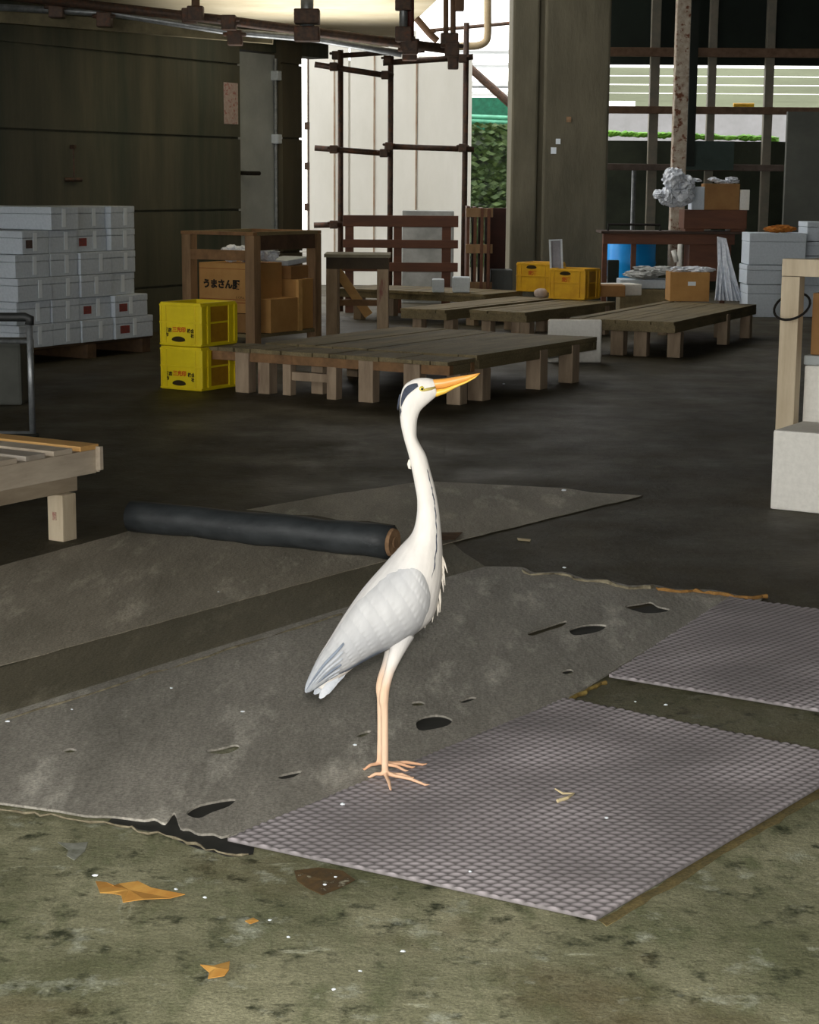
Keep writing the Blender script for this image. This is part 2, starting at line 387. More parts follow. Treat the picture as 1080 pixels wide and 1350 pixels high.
# right back wall: dark panel over steel framing, opening to a slatted roof outside
YF = 26.0
def fx(px, Y=YF): return P(px, 200, Y).x
def fz(py, Y=YF): return P(930, py, Y).z
b = new(); box(b, fx(790), fx(1300), YF + .12, YF + .2, fz(85), 6.2)
struct('wall_back', b, mat('dark_green_sheeting', (30, 42, 34), (22, 30, 25), 1.5, .8))
b = new(); box(b, fx(790), fx(1300), YF + .3, YF + .45, 0, fz(185.5)); struct('wall_back_low', b, mat('dark_low_wall', (62, 68, 54), (44, 50, 40), 1.6, .85, .003, 20))
# steel posts and rails of the frame
pid = 0
for px, w_ in ((860, .13), (935, .11), (1010, .12)):
    b = new(); x = fx(px); box(b, x - w_ / 2, x + w_ / 2, YF - .06, YF + .06, 0, 6.2)
    o = obj('steel_post', b, mat('grey_brown_steel', (120, 118, 106), (138, 130, 116), 8, .7), bevel=.008)
    tag(o, ['grey steel frame post nearest the concrete column', 'grey steel frame post just right of the rusty post', 'grey steel frame post farthest right, beside the grey partition'][pid], 'post', 'posts of the back frame'); pid += 1
for i, (py, hh, x1, M_) in enumerate(((70, .12, 1300, M_rail), (146, .10, 1300, M_rail), (221, .09, 1034, mat('dusty_rail', (110, 96, 88), (90, 78, 70), 10, .8)))):
    b = new(); box(b, fx(790), fx(x1), YF - .17, YF - .065, fz(py) - hh / 2, fz(py) + hh / 2)
    o = obj('steel_rail', b, M_, bevel=.008); tag(o, ['rusty horizontal steel rail below the dark green panel', 'rusty steel rail at the lower edge of the slatted roof', 'dusty horizontal steel rail just above the plastic bag'][i], 'rail', 'rails of the back frame')
# thick rusty post
YR = 22.8
b = new(); x = P(895, 200, YR).x
box(b, x - .085, x + .085, YR - .085, YR + .085, 0, 5.5)
o = obj('rusty_post', b, M_rust, bevel=.012); tag(o, 'thick pale square post speckled with rust behind the workbench', 'post')
b = new(); xx = P(905, 200, YF - .3).x; box(b, xx - .0, xx + .11, YF - .35, YF - .25, fz(220), 6); o = obj('dark_post', b, M_dark); tag(o, 'blackish steel upright right against the rusty post', 'post')

# outside: slatted eaves, pale band, greenery
YO = 34.0
b = new()
for k, py in enumerate((94, 105.5, 117, 128, 138)):
    a = P(780, py, YO); c = P(1180, py, YO)
    box(b, a.x + (.8 if k == 4 else 0), c.x, YO, YO + .03, a.z - .066, a.z + .072)
o = obj('slatted_eaves', b, mat('pale_olive_slats', (150, 158, 132), (132, 138, 116), 1.5, .7, 0, 30, (.3, 1, 1)))
o['kind'] = 'structure'; o.name = 'trim_3'
b = new(); p = [P(790, 150, 32), P(1040, 152, 32), P(1040, 184, 32), P(790, 173, 32)]
vs_ = box(b, p[0].x, p[1].x, 32, 32.3, 0, P(900, 144, 32).z)
for v in vs_:
    if v.co.z < .1: v.co.z = (p[3].z if v.co.x < p[0].x + .1 else p[2].z) - .55
o = obj('wall_pale_outside', b, mat('pale_outside_wall', (190, 190, 194), (170, 170, 172), 2, .8)); o['kind'] = 'structure'
b = new()
for k in range(120):
    px = random.uniform(795, 1032); a = P(px, 0, YF + .37); a.z = fz(185.5) + .02 + random.uniform(0, .03) + (1030 - px) * .0003; blob(b, a, (.09, .06, .035), k, 1, .3)
o = obj('low_greenery', b, mat('bright_leaves', (150, 220, 80), (110, 180, 56), 8, .6)); tag(o, 'line of bright green leaves along the top of the low dark wall', 'plants', kind='stuff')
# yellow marker pipe by the opening
b = new(); a = P(967, 139, YF + .4); c = P(994, 139, YF + .4); tube(b, [a, c], .035); o = obj('yellow_pipe', b, M_yel2); tag(o, 'short yellow pipe end behind the rusty rail under the slatted roof', 'pipe')

# view out through the gap between the white wall and the column
b = new()
for k, (py, hh) in enumerate(((66, .02), (84, .03), (110, .05), (122, .03))):
    a = P(600, py, 40); c = P(690, py + 2, 40); box(b, a.x, c.x, 40, 41, a.z - hh, a.z + hh)
o = obj('pale_roof_edges', b, mat('pale_roof_sheet', (222, 224, 224), (205, 208, 210), 2, .6)); o['kind'] = 'structure'; o.name = 'trim_4'
b = new(); a = P(600, 150, 35); c = P(690, 136, 35); box(b, a.x, c.x, 35, 35.1, 0, c.z + .1)
o = obj('green_net', b, M_grn); tag(o, 'strip of green netting outside between the white wall and the column', 'net')
b = new()
for py in (152, 158):
    tube(b, [P(590, py, 34.5), P(690, py + 4, 34.5)], .035)
for px in (600, 685): q = P(px, 152, 34.5); tube(b, [(q.x, q.y, 0), q], .03)
o = obj('green_handrail', b, mat('mint_green_paint', (110, 190, 160), (90, 160, 130), 6, .5)); tag(o, 'mint green double handrail above the hedge outside', 'handrail')
b = new(); rnd = random.Random(3)
hx0, hx1 = P(600, 200, 33).x, P(700, 200, 33).x; hz1 = P(640, 163, 33).z
box(b, hx0 + .1, hx1 - .1, 33.1, 33.9, 0, hz1 - .15)
for k in range(1500):
    c = Vector((rnd.uniform(hx0, hx1), rnd.uniform(32.9, 33.2), rnd.uniform(0, hz1)))
    n = Vector((rnd.uniform(-1, 1), -1, rnd.uniform(-1, 1))).normalized(); s_, t_ = frame_along(n); l = rnd.uniform(.05, .11)
    v = [b.verts.new(c + s_ * l), b.verts.new(c + t_ * l * .5), b.verts.new(c - s_ * l), b.verts.new(c - t_ * l * .5)]
    b.faces.new(v)
o = obj('hedge', b, M_lf); tag(o, 'dark green leafy hedge outside between the white wall and the column', 'hedge')
b = new(); tube(b, [P(618, 88, 30), P(676, 140, 30)], .065); o = obj('diagonal_brace', b, M_steel); tag(o, 'dark slanting pole outside between the white wall and the column', 'pole')
b = new(); tube(b, [P(560, 41, 31), P(680, 30, 31)], .03); o = obj('service_cable', b, M_steel); tag(o, 'thin dark cable stretched across the bright sky beside the column', 'cable')

# ------------------------------------------------------------------ scaffold
def pipe(pxs, Y, r, label, name='scaffold_pipe', group='scaffold pipes', M_=M_steel, couplers=(), cr=.047):
    pts = [P(x, y, Y + (k[0] if k else 0)) for (x, y, *k) in pxs]
    o_ = thing(name, label, 'pipe', pts[0], 0, group)
    b = new(); tube(b, [p - pts[0] for p in pts], r, 10); obj('tube', b, M_, o_, smooth=True)
    for (x, y) in couplers:
        c = P(x, y, Y - .03) - pts[0]; b = new()
        box(b, c.x - cr, c.x + cr, c.y - cr * 1.1, c.y + cr * 1.1, c.z - cr, c.z + cr)
        tube(b, [c + Vector((-cr * 1.6, -cr * .8, cr * .4)), c + Vector((cr * 1.6, -cr * .8, cr * .4))], cr * .3, 8)
        obj('coupler', b, M_steel, o_, bevel=.012)
    return o_
def vpole(px, py0, py1, Y, r, label, **k):
    xb = P(px, py1, Y); t = Vector((xb.x, Y, P(px, py0, Y).z)); bz = max(0, xb.z)
    o_ = thing('scaffold_pipe', label, 'pipe', (xb.x, Y, bz), 0, 'scaffold pipes')
    b = new(); tube(b, [(0, 0, 0), (0, 0, t.z - bz)], r, 10); obj('tube', b, k.get('M_', M_steel), o_, smooth=True)
    return o_
YS = 21.5
vpole(449, 66, 460, YS, .034, 'leftmost upright scaffold pipe in front of the white wall')
vpole(513.5, 74, 460, YS, .034, 'middle upright scaffold pipe in front of the white wall')
vpole(610, 30, 460, YS, .034, 'right upright scaffold pipe near the white wall edge')
pipe([(415, 85), (519, 101)], YS - .08, .034, 'short top scaffold pipe between left and middle uprights', couplers=((440, 88), (508, 99)))
pipe([(415, 195), (516, 203)], YS - .08, .034, 'scaffold pipe at mid height between left and middle uprights', couplers=((440, 197), (506, 202)))
pipe([(414, 297), (452, 296)], YS - .08, .034, 'lowest stub of scaffold pipe at the left upright', couplers=((440, 296),))
pipe([(505, 83), (624, 75)], YS - .08, .034, 'top scaffold pipe between middle and right uprights', couplers=((511, 79), (597, 77), (610, 77)))
pipe([(507, 193), (625, 197)], YS - .08, .034, 'scaffold pipe at mid height between middle and right uprights', couplers=((513, 193), (610, 195)))
pipe([(440, 74), (560, 66)], YS + .1, .03, 'thin scaffold pipe just under the end of the cream soffit', couplers=((443, 73),))
YT = 15.6
pipe([(-30, -10), (300, 27), (420, 43), (600, 66)], YT, .04, 'long dark scaffold pipe running under the cream soffit', couplers=((250, 21), (302, 30), (405, 42), (538, 58), (596, 65)), cr=.06)
pipe([(-30, 8), (150, 18), (302, 42), (420, 52), (530, 71)], YT + .25, .03, 'lower thin galvanised scaffold pipe beneath the long dark one', M_=M_metal, couplers=((75, 14), (138, 26), (310, 50), (540, 70)), cr=.062)
b = new(); beam(b, P(-30, 20, YT + .42), P(360, 50, YT + .42), .12, .10); o = obj('timber_beam', b, mat('olive_old_timber', (112, 104, 78), (80, 74, 54), 6, .8)); tag(o, 'dull olive timber lying along the scaffold pipes at top left', 'beam')
def hang(px, py0, py1, Y, r, label, M_=M_steel, coup=()):
    a, c = P(px, py0, Y), P(px, py1, Y)
    o_ = thing('hanging_pipe', label, 'pipe', c, 0, 'hanging pipes')
    b = new(); tube(b, [(0, 0, 0), (a.x - c.x, 0, a.z - c.z)], r, 10); obj('tube', b, M_, o_, smooth=True)
    for py in coup:
        q = P(px, py, Y - .03) - c; b = new(); box(b, q.x - r * 1.9, q.x + r * 1.9, q.y - r * 1.5, q.y + r * 1.5, q.z - .06, q.z + .06); obj('coupler', b, M_steel, o_, bevel=.012)
    return o_
hang(405, -30, 52, YT - .1, .055, 'thick galvanised upright clamped to the long dark scaffold pipe', M_metal, (22, 45))
hang(258, -30, 20, YT - .1, .035, 'short brown upright clamped to the long pipe at upper left', M_rail, (18,))
hang(532, -30, 55, YT - .1, .036, 'grey upright of the pair by the soffit corner', M_metal, (4, 45))
hang(541, -30, 62, YT - .05, .034, 'red brown upright of the pair by the soffit corner', mat('red_brown_paint', (96, 44, 34), (80, 40, 32), 12, .6), (62,))
hang(588, -30, 58, YT + .3, .024, 'thin brown rod on the left of the two rods near the beige drain pipe', M_rail, (53,))
hang(597.5, -30, 90, YT + .3, .024, 'thin brown rod on the right of the two rods near the beige drain pipe', M_rail, (53, 82))
b = new(); a = P(606, -8, YT + .3); box(b, a.x - .04, a.x + .04, a.y - .05, a.y + .05, a.z - .14, a.z + .3); o = obj('clamp_block', b, M_rail, bevel=.01); tag(o, 'rusty clamp block beside the thin rods at the top of the opening', 'clamp')
b = new(); tube(b, [P(549, 24, YT + 1), P(567, 45, YT + 1), P(577, 54, YT + 1)], .03); tube(b, [P(566, 43, YT + 1), P(574, 40, YT + 1)], .02); o = obj('bent_bracket', b, M_rail); tag(o, 'small bent brown bracket hanging off the soffit corner', 'bracket')
# beige drain pipe with elbow
b = new(); e = [P(643, -20, 24), P(643, 20, 24), P(643, 45, 24), P(640, 55, 24), P(630, 60, 24), P(610, 61, 24), P(595, 62, 24)]
tube(b, catmull(e, 4), .048, 12); o = obj('drain_pipe', b, mat('beige_pipe', (196, 176, 140), (176, 154, 118), 6, .6), smooth=True); tag(o, 'beige drain pipe with an elbow against the bright sky', 'pipe')

# ------------------------------------------------------------------ rubber sheets and mats on the floor
def gp(pts, z=0): return [G(x, y, z) for x, y in pts]
def rubber(name, c1, c2, c3, rot=0.0):
    return mat(name, c1, c2, 3.2, .62, .004, 45, (1, .3, 1), c3=c3, s3=7, t3=(.54, .74), contrast=(.36, .64), rot=rot, spec=.35, grain=.28, detail=9)
AR = -math.atan2(G(740, 925).x - G(300, 1110).x, G(740, 925).y - G(300, 1110).y)
M_s1 = rubber('worn_grey_rubber', (128, 122, 108), (160, 152, 136), (196, 188, 170), -AR)
M_s3 = rubber('dark_grey_rubber', (126, 123, 114), (156, 152, 142), (200, 196, 184), -AR)
M_s2 = rubber('dark_brown_rubber', (92, 88, 72), (112, 106, 88), (136, 131, 112), -AR)
M_edge = mat('frayed_edge', (150, 142, 118), (92, 84, 66), 30, .9)
TH = .006
s2 = sheet('rubber_sheet', rag(gp([(-80, 905), (490, 742), (596, 716), (612, 730), (640, 748), (450, 806), (-80, 976)]), .004, .12, 5), [], .0005, .003, M_s2, 'dark brownish rubber strip between the grey sheet and the torn sheet', 'rubber sheet')
TH = .003
s1 = sheet('rubber_sheet', rag(gp([(-80, 902), (250, 812), (490, 746), (590, 718), (848, 655), (780, 651), (742, 645), (560, 636), (430, 655), (170, 702), (-80, 770)]), .006, .08, 6), [], .004, TH, M_s1, 'wide worn grey rubber sheet under the black rubber roll', 'rubber sheet')
TH = .006
tor = rag(gp([(-80, 972), (200, 884), (450, 806), (640, 750)]), .003, .15, 8)[:-1]
o3 = gp([(-80, 972), (200, 884), (450, 806), (600, 761), (640, 750)])
o3 += catmull(gp([(640, 750), (688, 751), (705, 758), (742, 757), (770, 766), (800, 768), (830, 775), (862, 774), (890, 780), (940, 781), (985, 790), (1010, 786)]), 3)[1:]
o3 += gp([(1000, 800), (935, 812), (870, 850), (800, 893), (780, 905), (745, 928), (640, 972), (520, 1024), (400, 1074), (345, 1094), (300, 1109)])
o3 += catmull(gp([(300, 1109), (304, 1105), (292, 1108), (282, 1104), (262, 1104), (250, 1098), (238, 1096), (230, 1076), (218, 1090), (204, 1084), (190, 1086), (150, 1081), (115, 1080), (80, 1074), (45, 1069), (0, 1063), (-80, 1052)]), 3)[1:]
def hole(pts): return catmull(gp(pts), 3, True)
holes = [hole([(549, 955), (560, 949), (580, 947), (596, 953), (590, 961), (570, 966), (552, 967)]),
         hole([(752, 833), (775, 827), (799, 828), (790, 836), (765, 841), (754, 840)]),
         hole([(824, 803), (845, 799), (858, 797), (868, 803), (884, 807), (872, 811), (852, 812), (838, 809)]),
         hole([(696, 838), (720, 830), (746, 822), (742, 829), (720, 836), (702, 842)]),
         hole([(246, 1078), (258, 1068), (280, 1062), (310, 1058), (302, 1068), (280, 1076), (262, 1084)]),
         hole([(272, 994), (290, 991), (310, 986), (316, 990), (300, 998), (280, 998)]),
         hole([(365, 1028), (380, 1024), (398, 1021), (388, 1029), (372, 1032)]),
         hole([(740, 889), (752, 886), (756, 890), (746, 893)]), hole([(82, 994), (94, 991), (102, 994), (90, 997)]),
         hole([(543, 930), (556, 929), (560, 933), (546, 935)]), hole([(468, 974), (480, 969), (490, 968), (478, 976)]), hole([(606, 928), (622, 923), (628, 925), (612, 931)])]
s3 = sheet('rubber_sheet', o3, holes, .004, TH, M_s3, 'big dark grey rubber sheet with torn holes and ragged ends', 'rubber sheet')
# black layer seen through the holes
b_ = sheet('underlay', gp([(560, 945), (770, 815), (900, 792), (930, 800), (800, 870), (700, 905), (600, 975), (420, 1052), (340, 1090), (334, 1127), (316, 1130), (300, 1130), (280, 1124), (262, 1120), (240, 1112), (225, 1104), (205, 1098), (185, 1095), (140, 1087), (150, 1078), (215, 1080), (228, 1074), (300, 1050), (420, 1005), (540, 950)]), [], .001, .002, mat('black_underlay', (30, 31, 28), (44, 44, 40), 20, .7))
tag(b_, 'thin black underlay showing through the holes of the torn rubber sheet', 'underlay')
# pale frayed fringe along the torn edge and raised hole lips
def strand(name, pts, r, label, M_=M_edge, z=.012):
    b = new(); q = catmull(gp(pts, z), 4); rnd = random.Random(len(pts)); q = [p + Vector((rnd.uniform(-.006, .006), rnd.uniform(-.01, .01), rnd.uniform(-.002, .004))) for p in q]
    tube(b, q, [r * rnd.uniform(.5, 1.3) for _ in q], 6); o = obj(name, b, M_); tag(o, label, 'frayed edge'); return o
strand('frayed_edge', [(690, 752), (705, 758), (742, 757), (765, 765), (800, 768), (828, 776), (862, 774)], .007, 'pale frayed fringe along the far torn edge of the big rubber sheet')
strand('frayed_edge', [(865, 776), (890, 780), (920, 780), (950, 784), (985, 789), (1010, 786)], .008, 'rusty brown frayed fringe near the back textured mat', mat('rusty_fringe', (150, 112, 58), (104, 74, 40), 30, .9))
strand('frayed_edge', [(0, 1066), (45, 1072), (90, 1079), (150, 1086), (185, 1094), (230, 1104), (262, 1116), (300, 1126), (330, 1126)], .003, 'pale frayed fringe along the near torn edge of the big rubber sheet')
strand('frayed_edge', [(5, 950), (100, 921), (200, 889), (300, 858), (400, 826), (450, 810)], .004, 'thin pale worn seam along the left edge of the torn rubber sheet', z=.009)
strand('frayed_edge', [(745, 929), (770, 914), (800, 900)], .006, 'yellowish frayed strip between the two textured mats', mat('rusty_fringe2', (150, 130, 70), (104, 84, 40), 30, .9))

def bumpy_mat(name, sc):
    M = bpy.data.materials.new(name); M.use_nodes = True; N = M.node_tree.nodes; L = M.node_tree.links
    bb = N['Principled BSDF']; bb.inputs['Roughness'].default_value = .55; bb.inputs['Specular IOR Level'].default_value = .22
    tc = N.new('ShaderNodeTexCoord'); 
    n = N.new('ShaderNodeTexNoise'); n.inputs['Scale'].default_value = 2.5; n.inputs['Detail'].default_value = 6; L.new(tc.outputs['Object'], n.inputs['Vector'])
    r = N.new('ShaderNodeMapRange'); r.inputs[1].default_value = .38; r.inputs[2].default_value = .62; L.new(n.outputs[0], r.inputs[0])
    a = N.new('ShaderNodeAttribute'); a.attribute_name = 'col'
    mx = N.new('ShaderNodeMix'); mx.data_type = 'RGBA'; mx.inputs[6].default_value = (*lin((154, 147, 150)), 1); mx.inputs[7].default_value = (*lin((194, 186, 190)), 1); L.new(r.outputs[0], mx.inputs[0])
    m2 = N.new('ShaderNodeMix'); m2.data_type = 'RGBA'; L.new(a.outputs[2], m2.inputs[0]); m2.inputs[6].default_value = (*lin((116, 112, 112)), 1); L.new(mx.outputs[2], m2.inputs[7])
    L.new(m2.outputs[2], bb.inputs['Base Color']); return M
def textured_mat(quad, z, th, nu, nv, h, label):
    """rubber mat whose top carries real staggered bumps"""
    q = [G(*p, z) for p in quad]; b = new(); lay = b.verts.layers.float_color.new('col')
    NU, NV = nu, nv; grid = []; cx, cy = .036, .0205
    for j in range(NV + 1):
        row = []
        for i in range(NU + 1):
            u, v = i / NU, j / NV
            p = (q[0] * (1 - u) + q[1] * u) * (1 - v) + (q[3] * (1 - u) + q[2] * u) * v
            rw = math.floor(p.y / cy); fx_ = (p.x / cx + .5 * (rw % 2)) % 1; fy_ = (p.y / cy) % 1
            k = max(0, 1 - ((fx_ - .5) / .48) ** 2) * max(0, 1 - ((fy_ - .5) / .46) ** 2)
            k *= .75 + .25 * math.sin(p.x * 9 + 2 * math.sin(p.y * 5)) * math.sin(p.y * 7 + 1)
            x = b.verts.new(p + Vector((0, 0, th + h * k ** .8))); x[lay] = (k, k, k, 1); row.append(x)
        grid.append(row)
    for j in range(NV):
        for i in range(NU): b.faces.new((grid[j][i], grid[j][i + 1], grid[j + 1][i + 1], grid[j + 1][i]))
    rim = grid[0] + [r[-1] for r in grid[1:]] + grid[-1][-2::-1] + [r[0] for r in grid[-2:0:-1]]
    low = []
    for x in rim:
        y = b.verts.new((x.co.x, x.co.y, z)); y[lay] = (0, 0, 0, 1); low.append(y)
    for i in range(len(rim)):
        k = (i + 1) % len(rim); b.faces.new((rim[i], rim[k], low[k], low[i]))
    o = obj('rubber_mat', b, bumpy_mat('ribbed_rubber', 1), smooth=True); tag(o, label, 'rubber mat'); return o
ZM = .010
textured_mat([(300, 1109), (786, 1214), (1140, 1004), (746, 923)], ZM, .006, 250, 340, .0048, 'large textured rubber mat the grey heron stands on')
textured_mat([(803, 893), (1170, 954), (1330, 842), (962, 789)], ZM, .006, 250, 300, .0048, 'textured rubber mat further back at the right edge')

# dirt and litter
def leaf(name, outline, cat, label, M_=M_leaf, z=.004, lift=.012, group=None):
    pts = [G(x, y, z) for x, y in outline]; c = sum(pts, Vector()) / len(pts); rnd = random.Random(len(outline) * 7)
    b = new(); top = [b.verts.new(p - c + Vector((0, 0, rnd.uniform(0, lift)))) for p in pts]; ct = b.verts.new((0, 0, lift * .6))
    n = len(top)
    for i in range(n): b.faces.new((top[i], top[(i + 1) % n], ct))
    ext = bmesh.ops.extrude_face_region(b, geom=list(b.faces)); bmesh.ops.translate(b, vec=(0, 0, -.0015), verts=[v for v in ext['geom'] if isinstance(v, bmesh.types.BMVert)])
    o = obj(name, b, M_); o.location = c; tag(o, label, cat, group); return o
leaf('fallen_leaf', [(126, 1162), (140, 1164), (150, 1172), (156, 1166), (182, 1168), (200, 1176), (244, 1184), (225, 1187), (190, 1191), (162, 1191), (160, 1184), (148, 1180), (132, 1180)], 'leaf', 'long torn yellow leaf on the concrete at lower left')
leaf('fallen_leaf', [(264, 1272), (282, 1276), (303, 1268), (302, 1284), (296, 1290), (274, 1290), (276, 1282)], 'leaf', 'small four pointed yellow leaf nearest the camera')
leaf('fallen_leaf', [(323, 1214), (334, 1210), (341, 1215), (330, 1218)], 'leaf', 'tiny yellow leaf scrap between the two bigger leaves', lift=.004)
leaf('fallen_leaf', [(682, 709), (700, 711), (699, 714), (683, 712)], 'leaf', 'pale wood sliver on the dark floor right of the heron neck', M_twig, lift=.004)
dd = [(1088, 1036), (1040, 1064), (980, 1100), (930, 1130), (880, 1160), (830, 1190), (790, 1214)]
dd2 = [(800, 1222), (850, 1192), (862, 1182), (905, 1160), (940, 1136), (1000, 1100), (1050, 1070), (1094, 1044)]
sheet('dirt_line', rag(gp(dd + dd2), .006, .05, 3), [], .0006, .0015, mat('tan_dirt', (122, 108, 68), (96, 88, 58), 22, .9, grain=.3), 'tan dirt line along the right edge of the large textured mat', 'dirt')
leaf('dirt_patch', [(388, 1152), (420, 1146), (452, 1150), (468, 1162), (452, 1172), (425, 1184), (405, 1172), (392, 1162)], 'dirt', 'brown dirt patch by the near edge of the textured mat', mat('brown_dirt', (96, 74, 40), (64, 52, 32), 30, .9, c3=(150, 146, 124), s3=30, t3=(.6, .66)), lift=.008)
b = new(); c = G(744, 1050, .02)
tube(b, [G(732, 1040, .03) - c, G(742, 1046, .024) - c, G(757, 1046, .022) - c], [.0018, .003, .0018], 6); tube(b, [G(735, 1056, .022) - c, G(748, 1052, .024) - c, G(757, 1046, .022) - c], [.005, .0045, .002], 6)
o = obj('dry_twig', b, M_twig); o.location = c; tag(o, 'small forked pale twig lying on the textured mat right of the heron', 'twig')
SP = [(442, 1156), (428, 1166), (152, 1087), (125, 1154), (226, 907), (320, 938), (270, 1183), (440, 1304), (475, 1280), (532, 1254), (620, 1149), (800, 1078), (468, 982), (95, 935), (878, 929), (838, 925), (288, 780), (743, 646), (664, 506), (744, 748), (452, 1060), (232, 1172), (356, 1213), (380, 1235), (10, 951)]
for k, (x, y) in enumerate(SP):
    b = new(); s = random.uniform(.0022, .0058) * (3600 / (y - 240)) / 4.5; blob(b, (0, 0, 0), (s * 1.4, s, s * .6), k, 1, .3)
    o = obj('litter_speck', b, M_tape); zz = .026 if (300 < x < 1000 and 1000 < y < 1160) else .011
    o.location = G(x, y, zz); tag(o, 'tiny white litter speck scattered on the floor and mats', 'speck', 'white specks on the floor')
leaf('frost_stain', [(76, 1110), (95, 1112), (116, 1110), (112, 1122), (98, 1134), (88, 1128), (90, 1120)], 'stain', 'pale grey splash stain on the concrete left of the torn edge', mat('pale_splash', (150, 152, 142), (100, 102, 88), 24, .8), z=.001, lift=.001)

# black rubber roll lying across the grey sheet
ra, rb = G(175, 700, .01), G(516, 737, .01)
rr = .068
def rp(t): return ra.lerp(rb, t) + Vector((0, 0, rr + .001))
b = new(); rnd = random.Random(4)
tube(b, [rp(t / 12) + Vector((0, rnd.uniform(-.004, .004), rnd.uniform(-.004, .003))) for t in range(13)], [rr * rnd.uniform(.94, 1.03) for _ in range(13)], 20)
roll = thing('rubber_roll', 'black rolled up rubber sheet lying on the grey sheet behind the heron', 'roll', (0, 0, 0))
obj('roll_body', b, M_roll, roll, smooth=True)
b = new(); d = (rb - ra).normalized(); tube(b, [rp(1), rp(1) + d * .015], [rr * .86, rr * .8], 18); tube(b, [rp(1) + d * .016, rp(1) + d * .02], [rr * .35, rr * .3], 12)
obj('roll_end', b, M_core, roll)
b = new(); q = [rp(t / 10) + Vector((0, .055 + .012 * math.sin(t * 2.1), .052 + .004 * math.sin(t * 3))) for t in range(1, 11)]
for a, c in zip(q, q[1:]): beam(b, a, c, .075, .006)
obj('loose_flap', b, mat('dusty_flap', (92, 84, 68), (66, 60, 50), 12, .8), roll)
leaf('bark_scrap', [(560, 706), (585, 702), (610, 703), (600, 712), (575, 716), (560, 716)], 'scrap', 'brown bark scrap on the floor just right of the heron neck', mat('brown_scrap', (110, 84, 58), (80, 60, 42), 18, .9), z=.011, lift=.02)

# ------------------------------------------------------------------ low timber platforms
def platform(label, front, pxl, pxr, z, legs, M_beam, M_top, boards=9, th=.03, bh=.065, group='low timber platforms', lz=None, rail=None, M_leg=M_palev, ang=None):
    """front: pixel of the nearest top corner; pxl / pxr: columns where its left and right corners show"""
    g_ = ANG if ang is None else ang; xa = Vector((math.cos(g_), -math.sin(g_), 0)); ya = Vector((math.sin(g_), math.cos(g_), 0))
    C = G(front[0], front[1], z); LB = TX(C, -xa, pxl); LA = TX(C, ya, pxr)
    o_ = thing('timber_platform', label, 'platform', (C.x, C.y, 0), -g_, group)
    b = new(); wd = LB / boards; rnd = random.Random(int(front[0]))
    for k in range(boards):
        e = rnd.uniform(-.012, .012); box(b, -LB + k * wd + .003, -LB + (k + 1) * wd - .003, -.012 + e, LA + e, z - th + rnd.uniform(0, .003), z + rnd.uniform(-.003, .003))
    obj('deck', b, M_top, o_)
    b = new(); box(b, -LB, -.0, .01, .06, z - th - bh, z - th); obj('front_beam', b, M_beam, o_, bevel=.004)
    b = new(); box(b, -LB, -.0, LA - .06, LA - .01, z - th - bh, z - th); obj('back_beam', b, M_beam, o_, bevel=.004)
    b = new(); box(b, -.05, -.002, .062, LA - .062, z - th - bh, z - th); obj('side_beam', b, M_deck, o_, bevel=.004)
    for (fx_, fy_, wx, wy) in legs:      # fractions along the left (x) and right (y) edges
        b = new(); xx = -LB * fx_; yy = LA * fy_
        box(b, xx - wx / 2, xx + wx / 2, yy - wy / 2, yy + wy / 2, 0, z - th - bh * (1 if abs(fy_ - .5) > .4 else 0) - .001); obj('leg', b, M_leg, o_, bevel=.006)
    return o_, C, LB, LA
leg_m = mat('stained_leg_wood', (172, 152, 128), (132, 114, 94), 9, .85, .001, 50, (1, 1, .2), c3=(120, 60, 62), s3=6, t3=(.62, .72))
p1, C1, LB1, LA1 = platform('big low timber platform with a brown front beam right behind the heron head', (592, 477), 270, 627, .32,
    [(.835, .10, .12, .09), (.75, .18, .10, .10), (.66, .2, .07, .07), (.465, .14, .08, .08), (.325, .14, .12, .09), (.14, .1, .13, .09), (.05, .8, .11, .1), (.6, .8, .1, .1), (.93, .8, .1, .1)], M_wood, M_deck, 15, M_leg=leg_m)
b = new(); box(b, -LB1 * .66 + .036, -LB1 * .465 - .041, LA1 * .15, LA1 * .15 + .05, .11, .17); obj('cross_rail', b, leg_m, p1)
p1b, C1b, LB1b, LA1b = platform('dark timber platform against the right end of the big one, with round posts', (631, 469), 350, 788, .322,
    [(.03, .06, .12, .12), (.03, .52, .12, .12), (.03, .80, .12, .12), (.3, .5, .1, .1), (.9, .5, .1, .1), (.55, .9, .1, .1), (.9, .9, .1, .1)], M_deck, M_deck, 12, M_leg=leg_m)
p2, C2, LB2, LA2 = platform('low timber platform at the right with red-stained legs in front of the workbench', (890, 425), 752, 998, .32,
    [(.05, .07, .12, .1), (.36, .06, .12, .1), (.58, .06, .12, .12), (.9, .1, .1, .1), (.04, .62, .1, .1), (.3, .9, .1, .1), (.9, .9, .1, .1), (.05, .93, .1, .1)], M_deck, M_deck, 9, M_leg=leg_m, ang=R(25.5))
p3, C3, _, _ = platform('timber platform with a pale top in the middle carrying the nearer amber crate', (694, 412), 619, 812, .32, [(.08, .06, .1, .1), (.8, .08, .1, .1), (.08, .9, .1, .1), (.8, .9, .1, .1), (.25, .06, .09, .09)], M_deck, M_deck, 6, M_leg=leg_m)
p4, _, _, _ = platform('timber platform behind the big one, its left corner at the wooden stand', (588, 409), 528, 735, .33, [(.1, .08, .1, .1), (.85, .1, .1, .1), (.1, .9, .1, .1), (.85, .9, .1, .1)], M_deck, M_deck, 5, M_leg=leg_m)
p5, C5, _, _ = platform('farthest timber platform at the foot of the standing brown pallets', (640, 388), 440, 690, .34, [(.1, .08, .1, .1), (.85, .1, .1, .1), (.1, .9, .1, .1), (.85, .9, .1, .1)], M_deck, M_deck, 7, M_leg=leg_m)

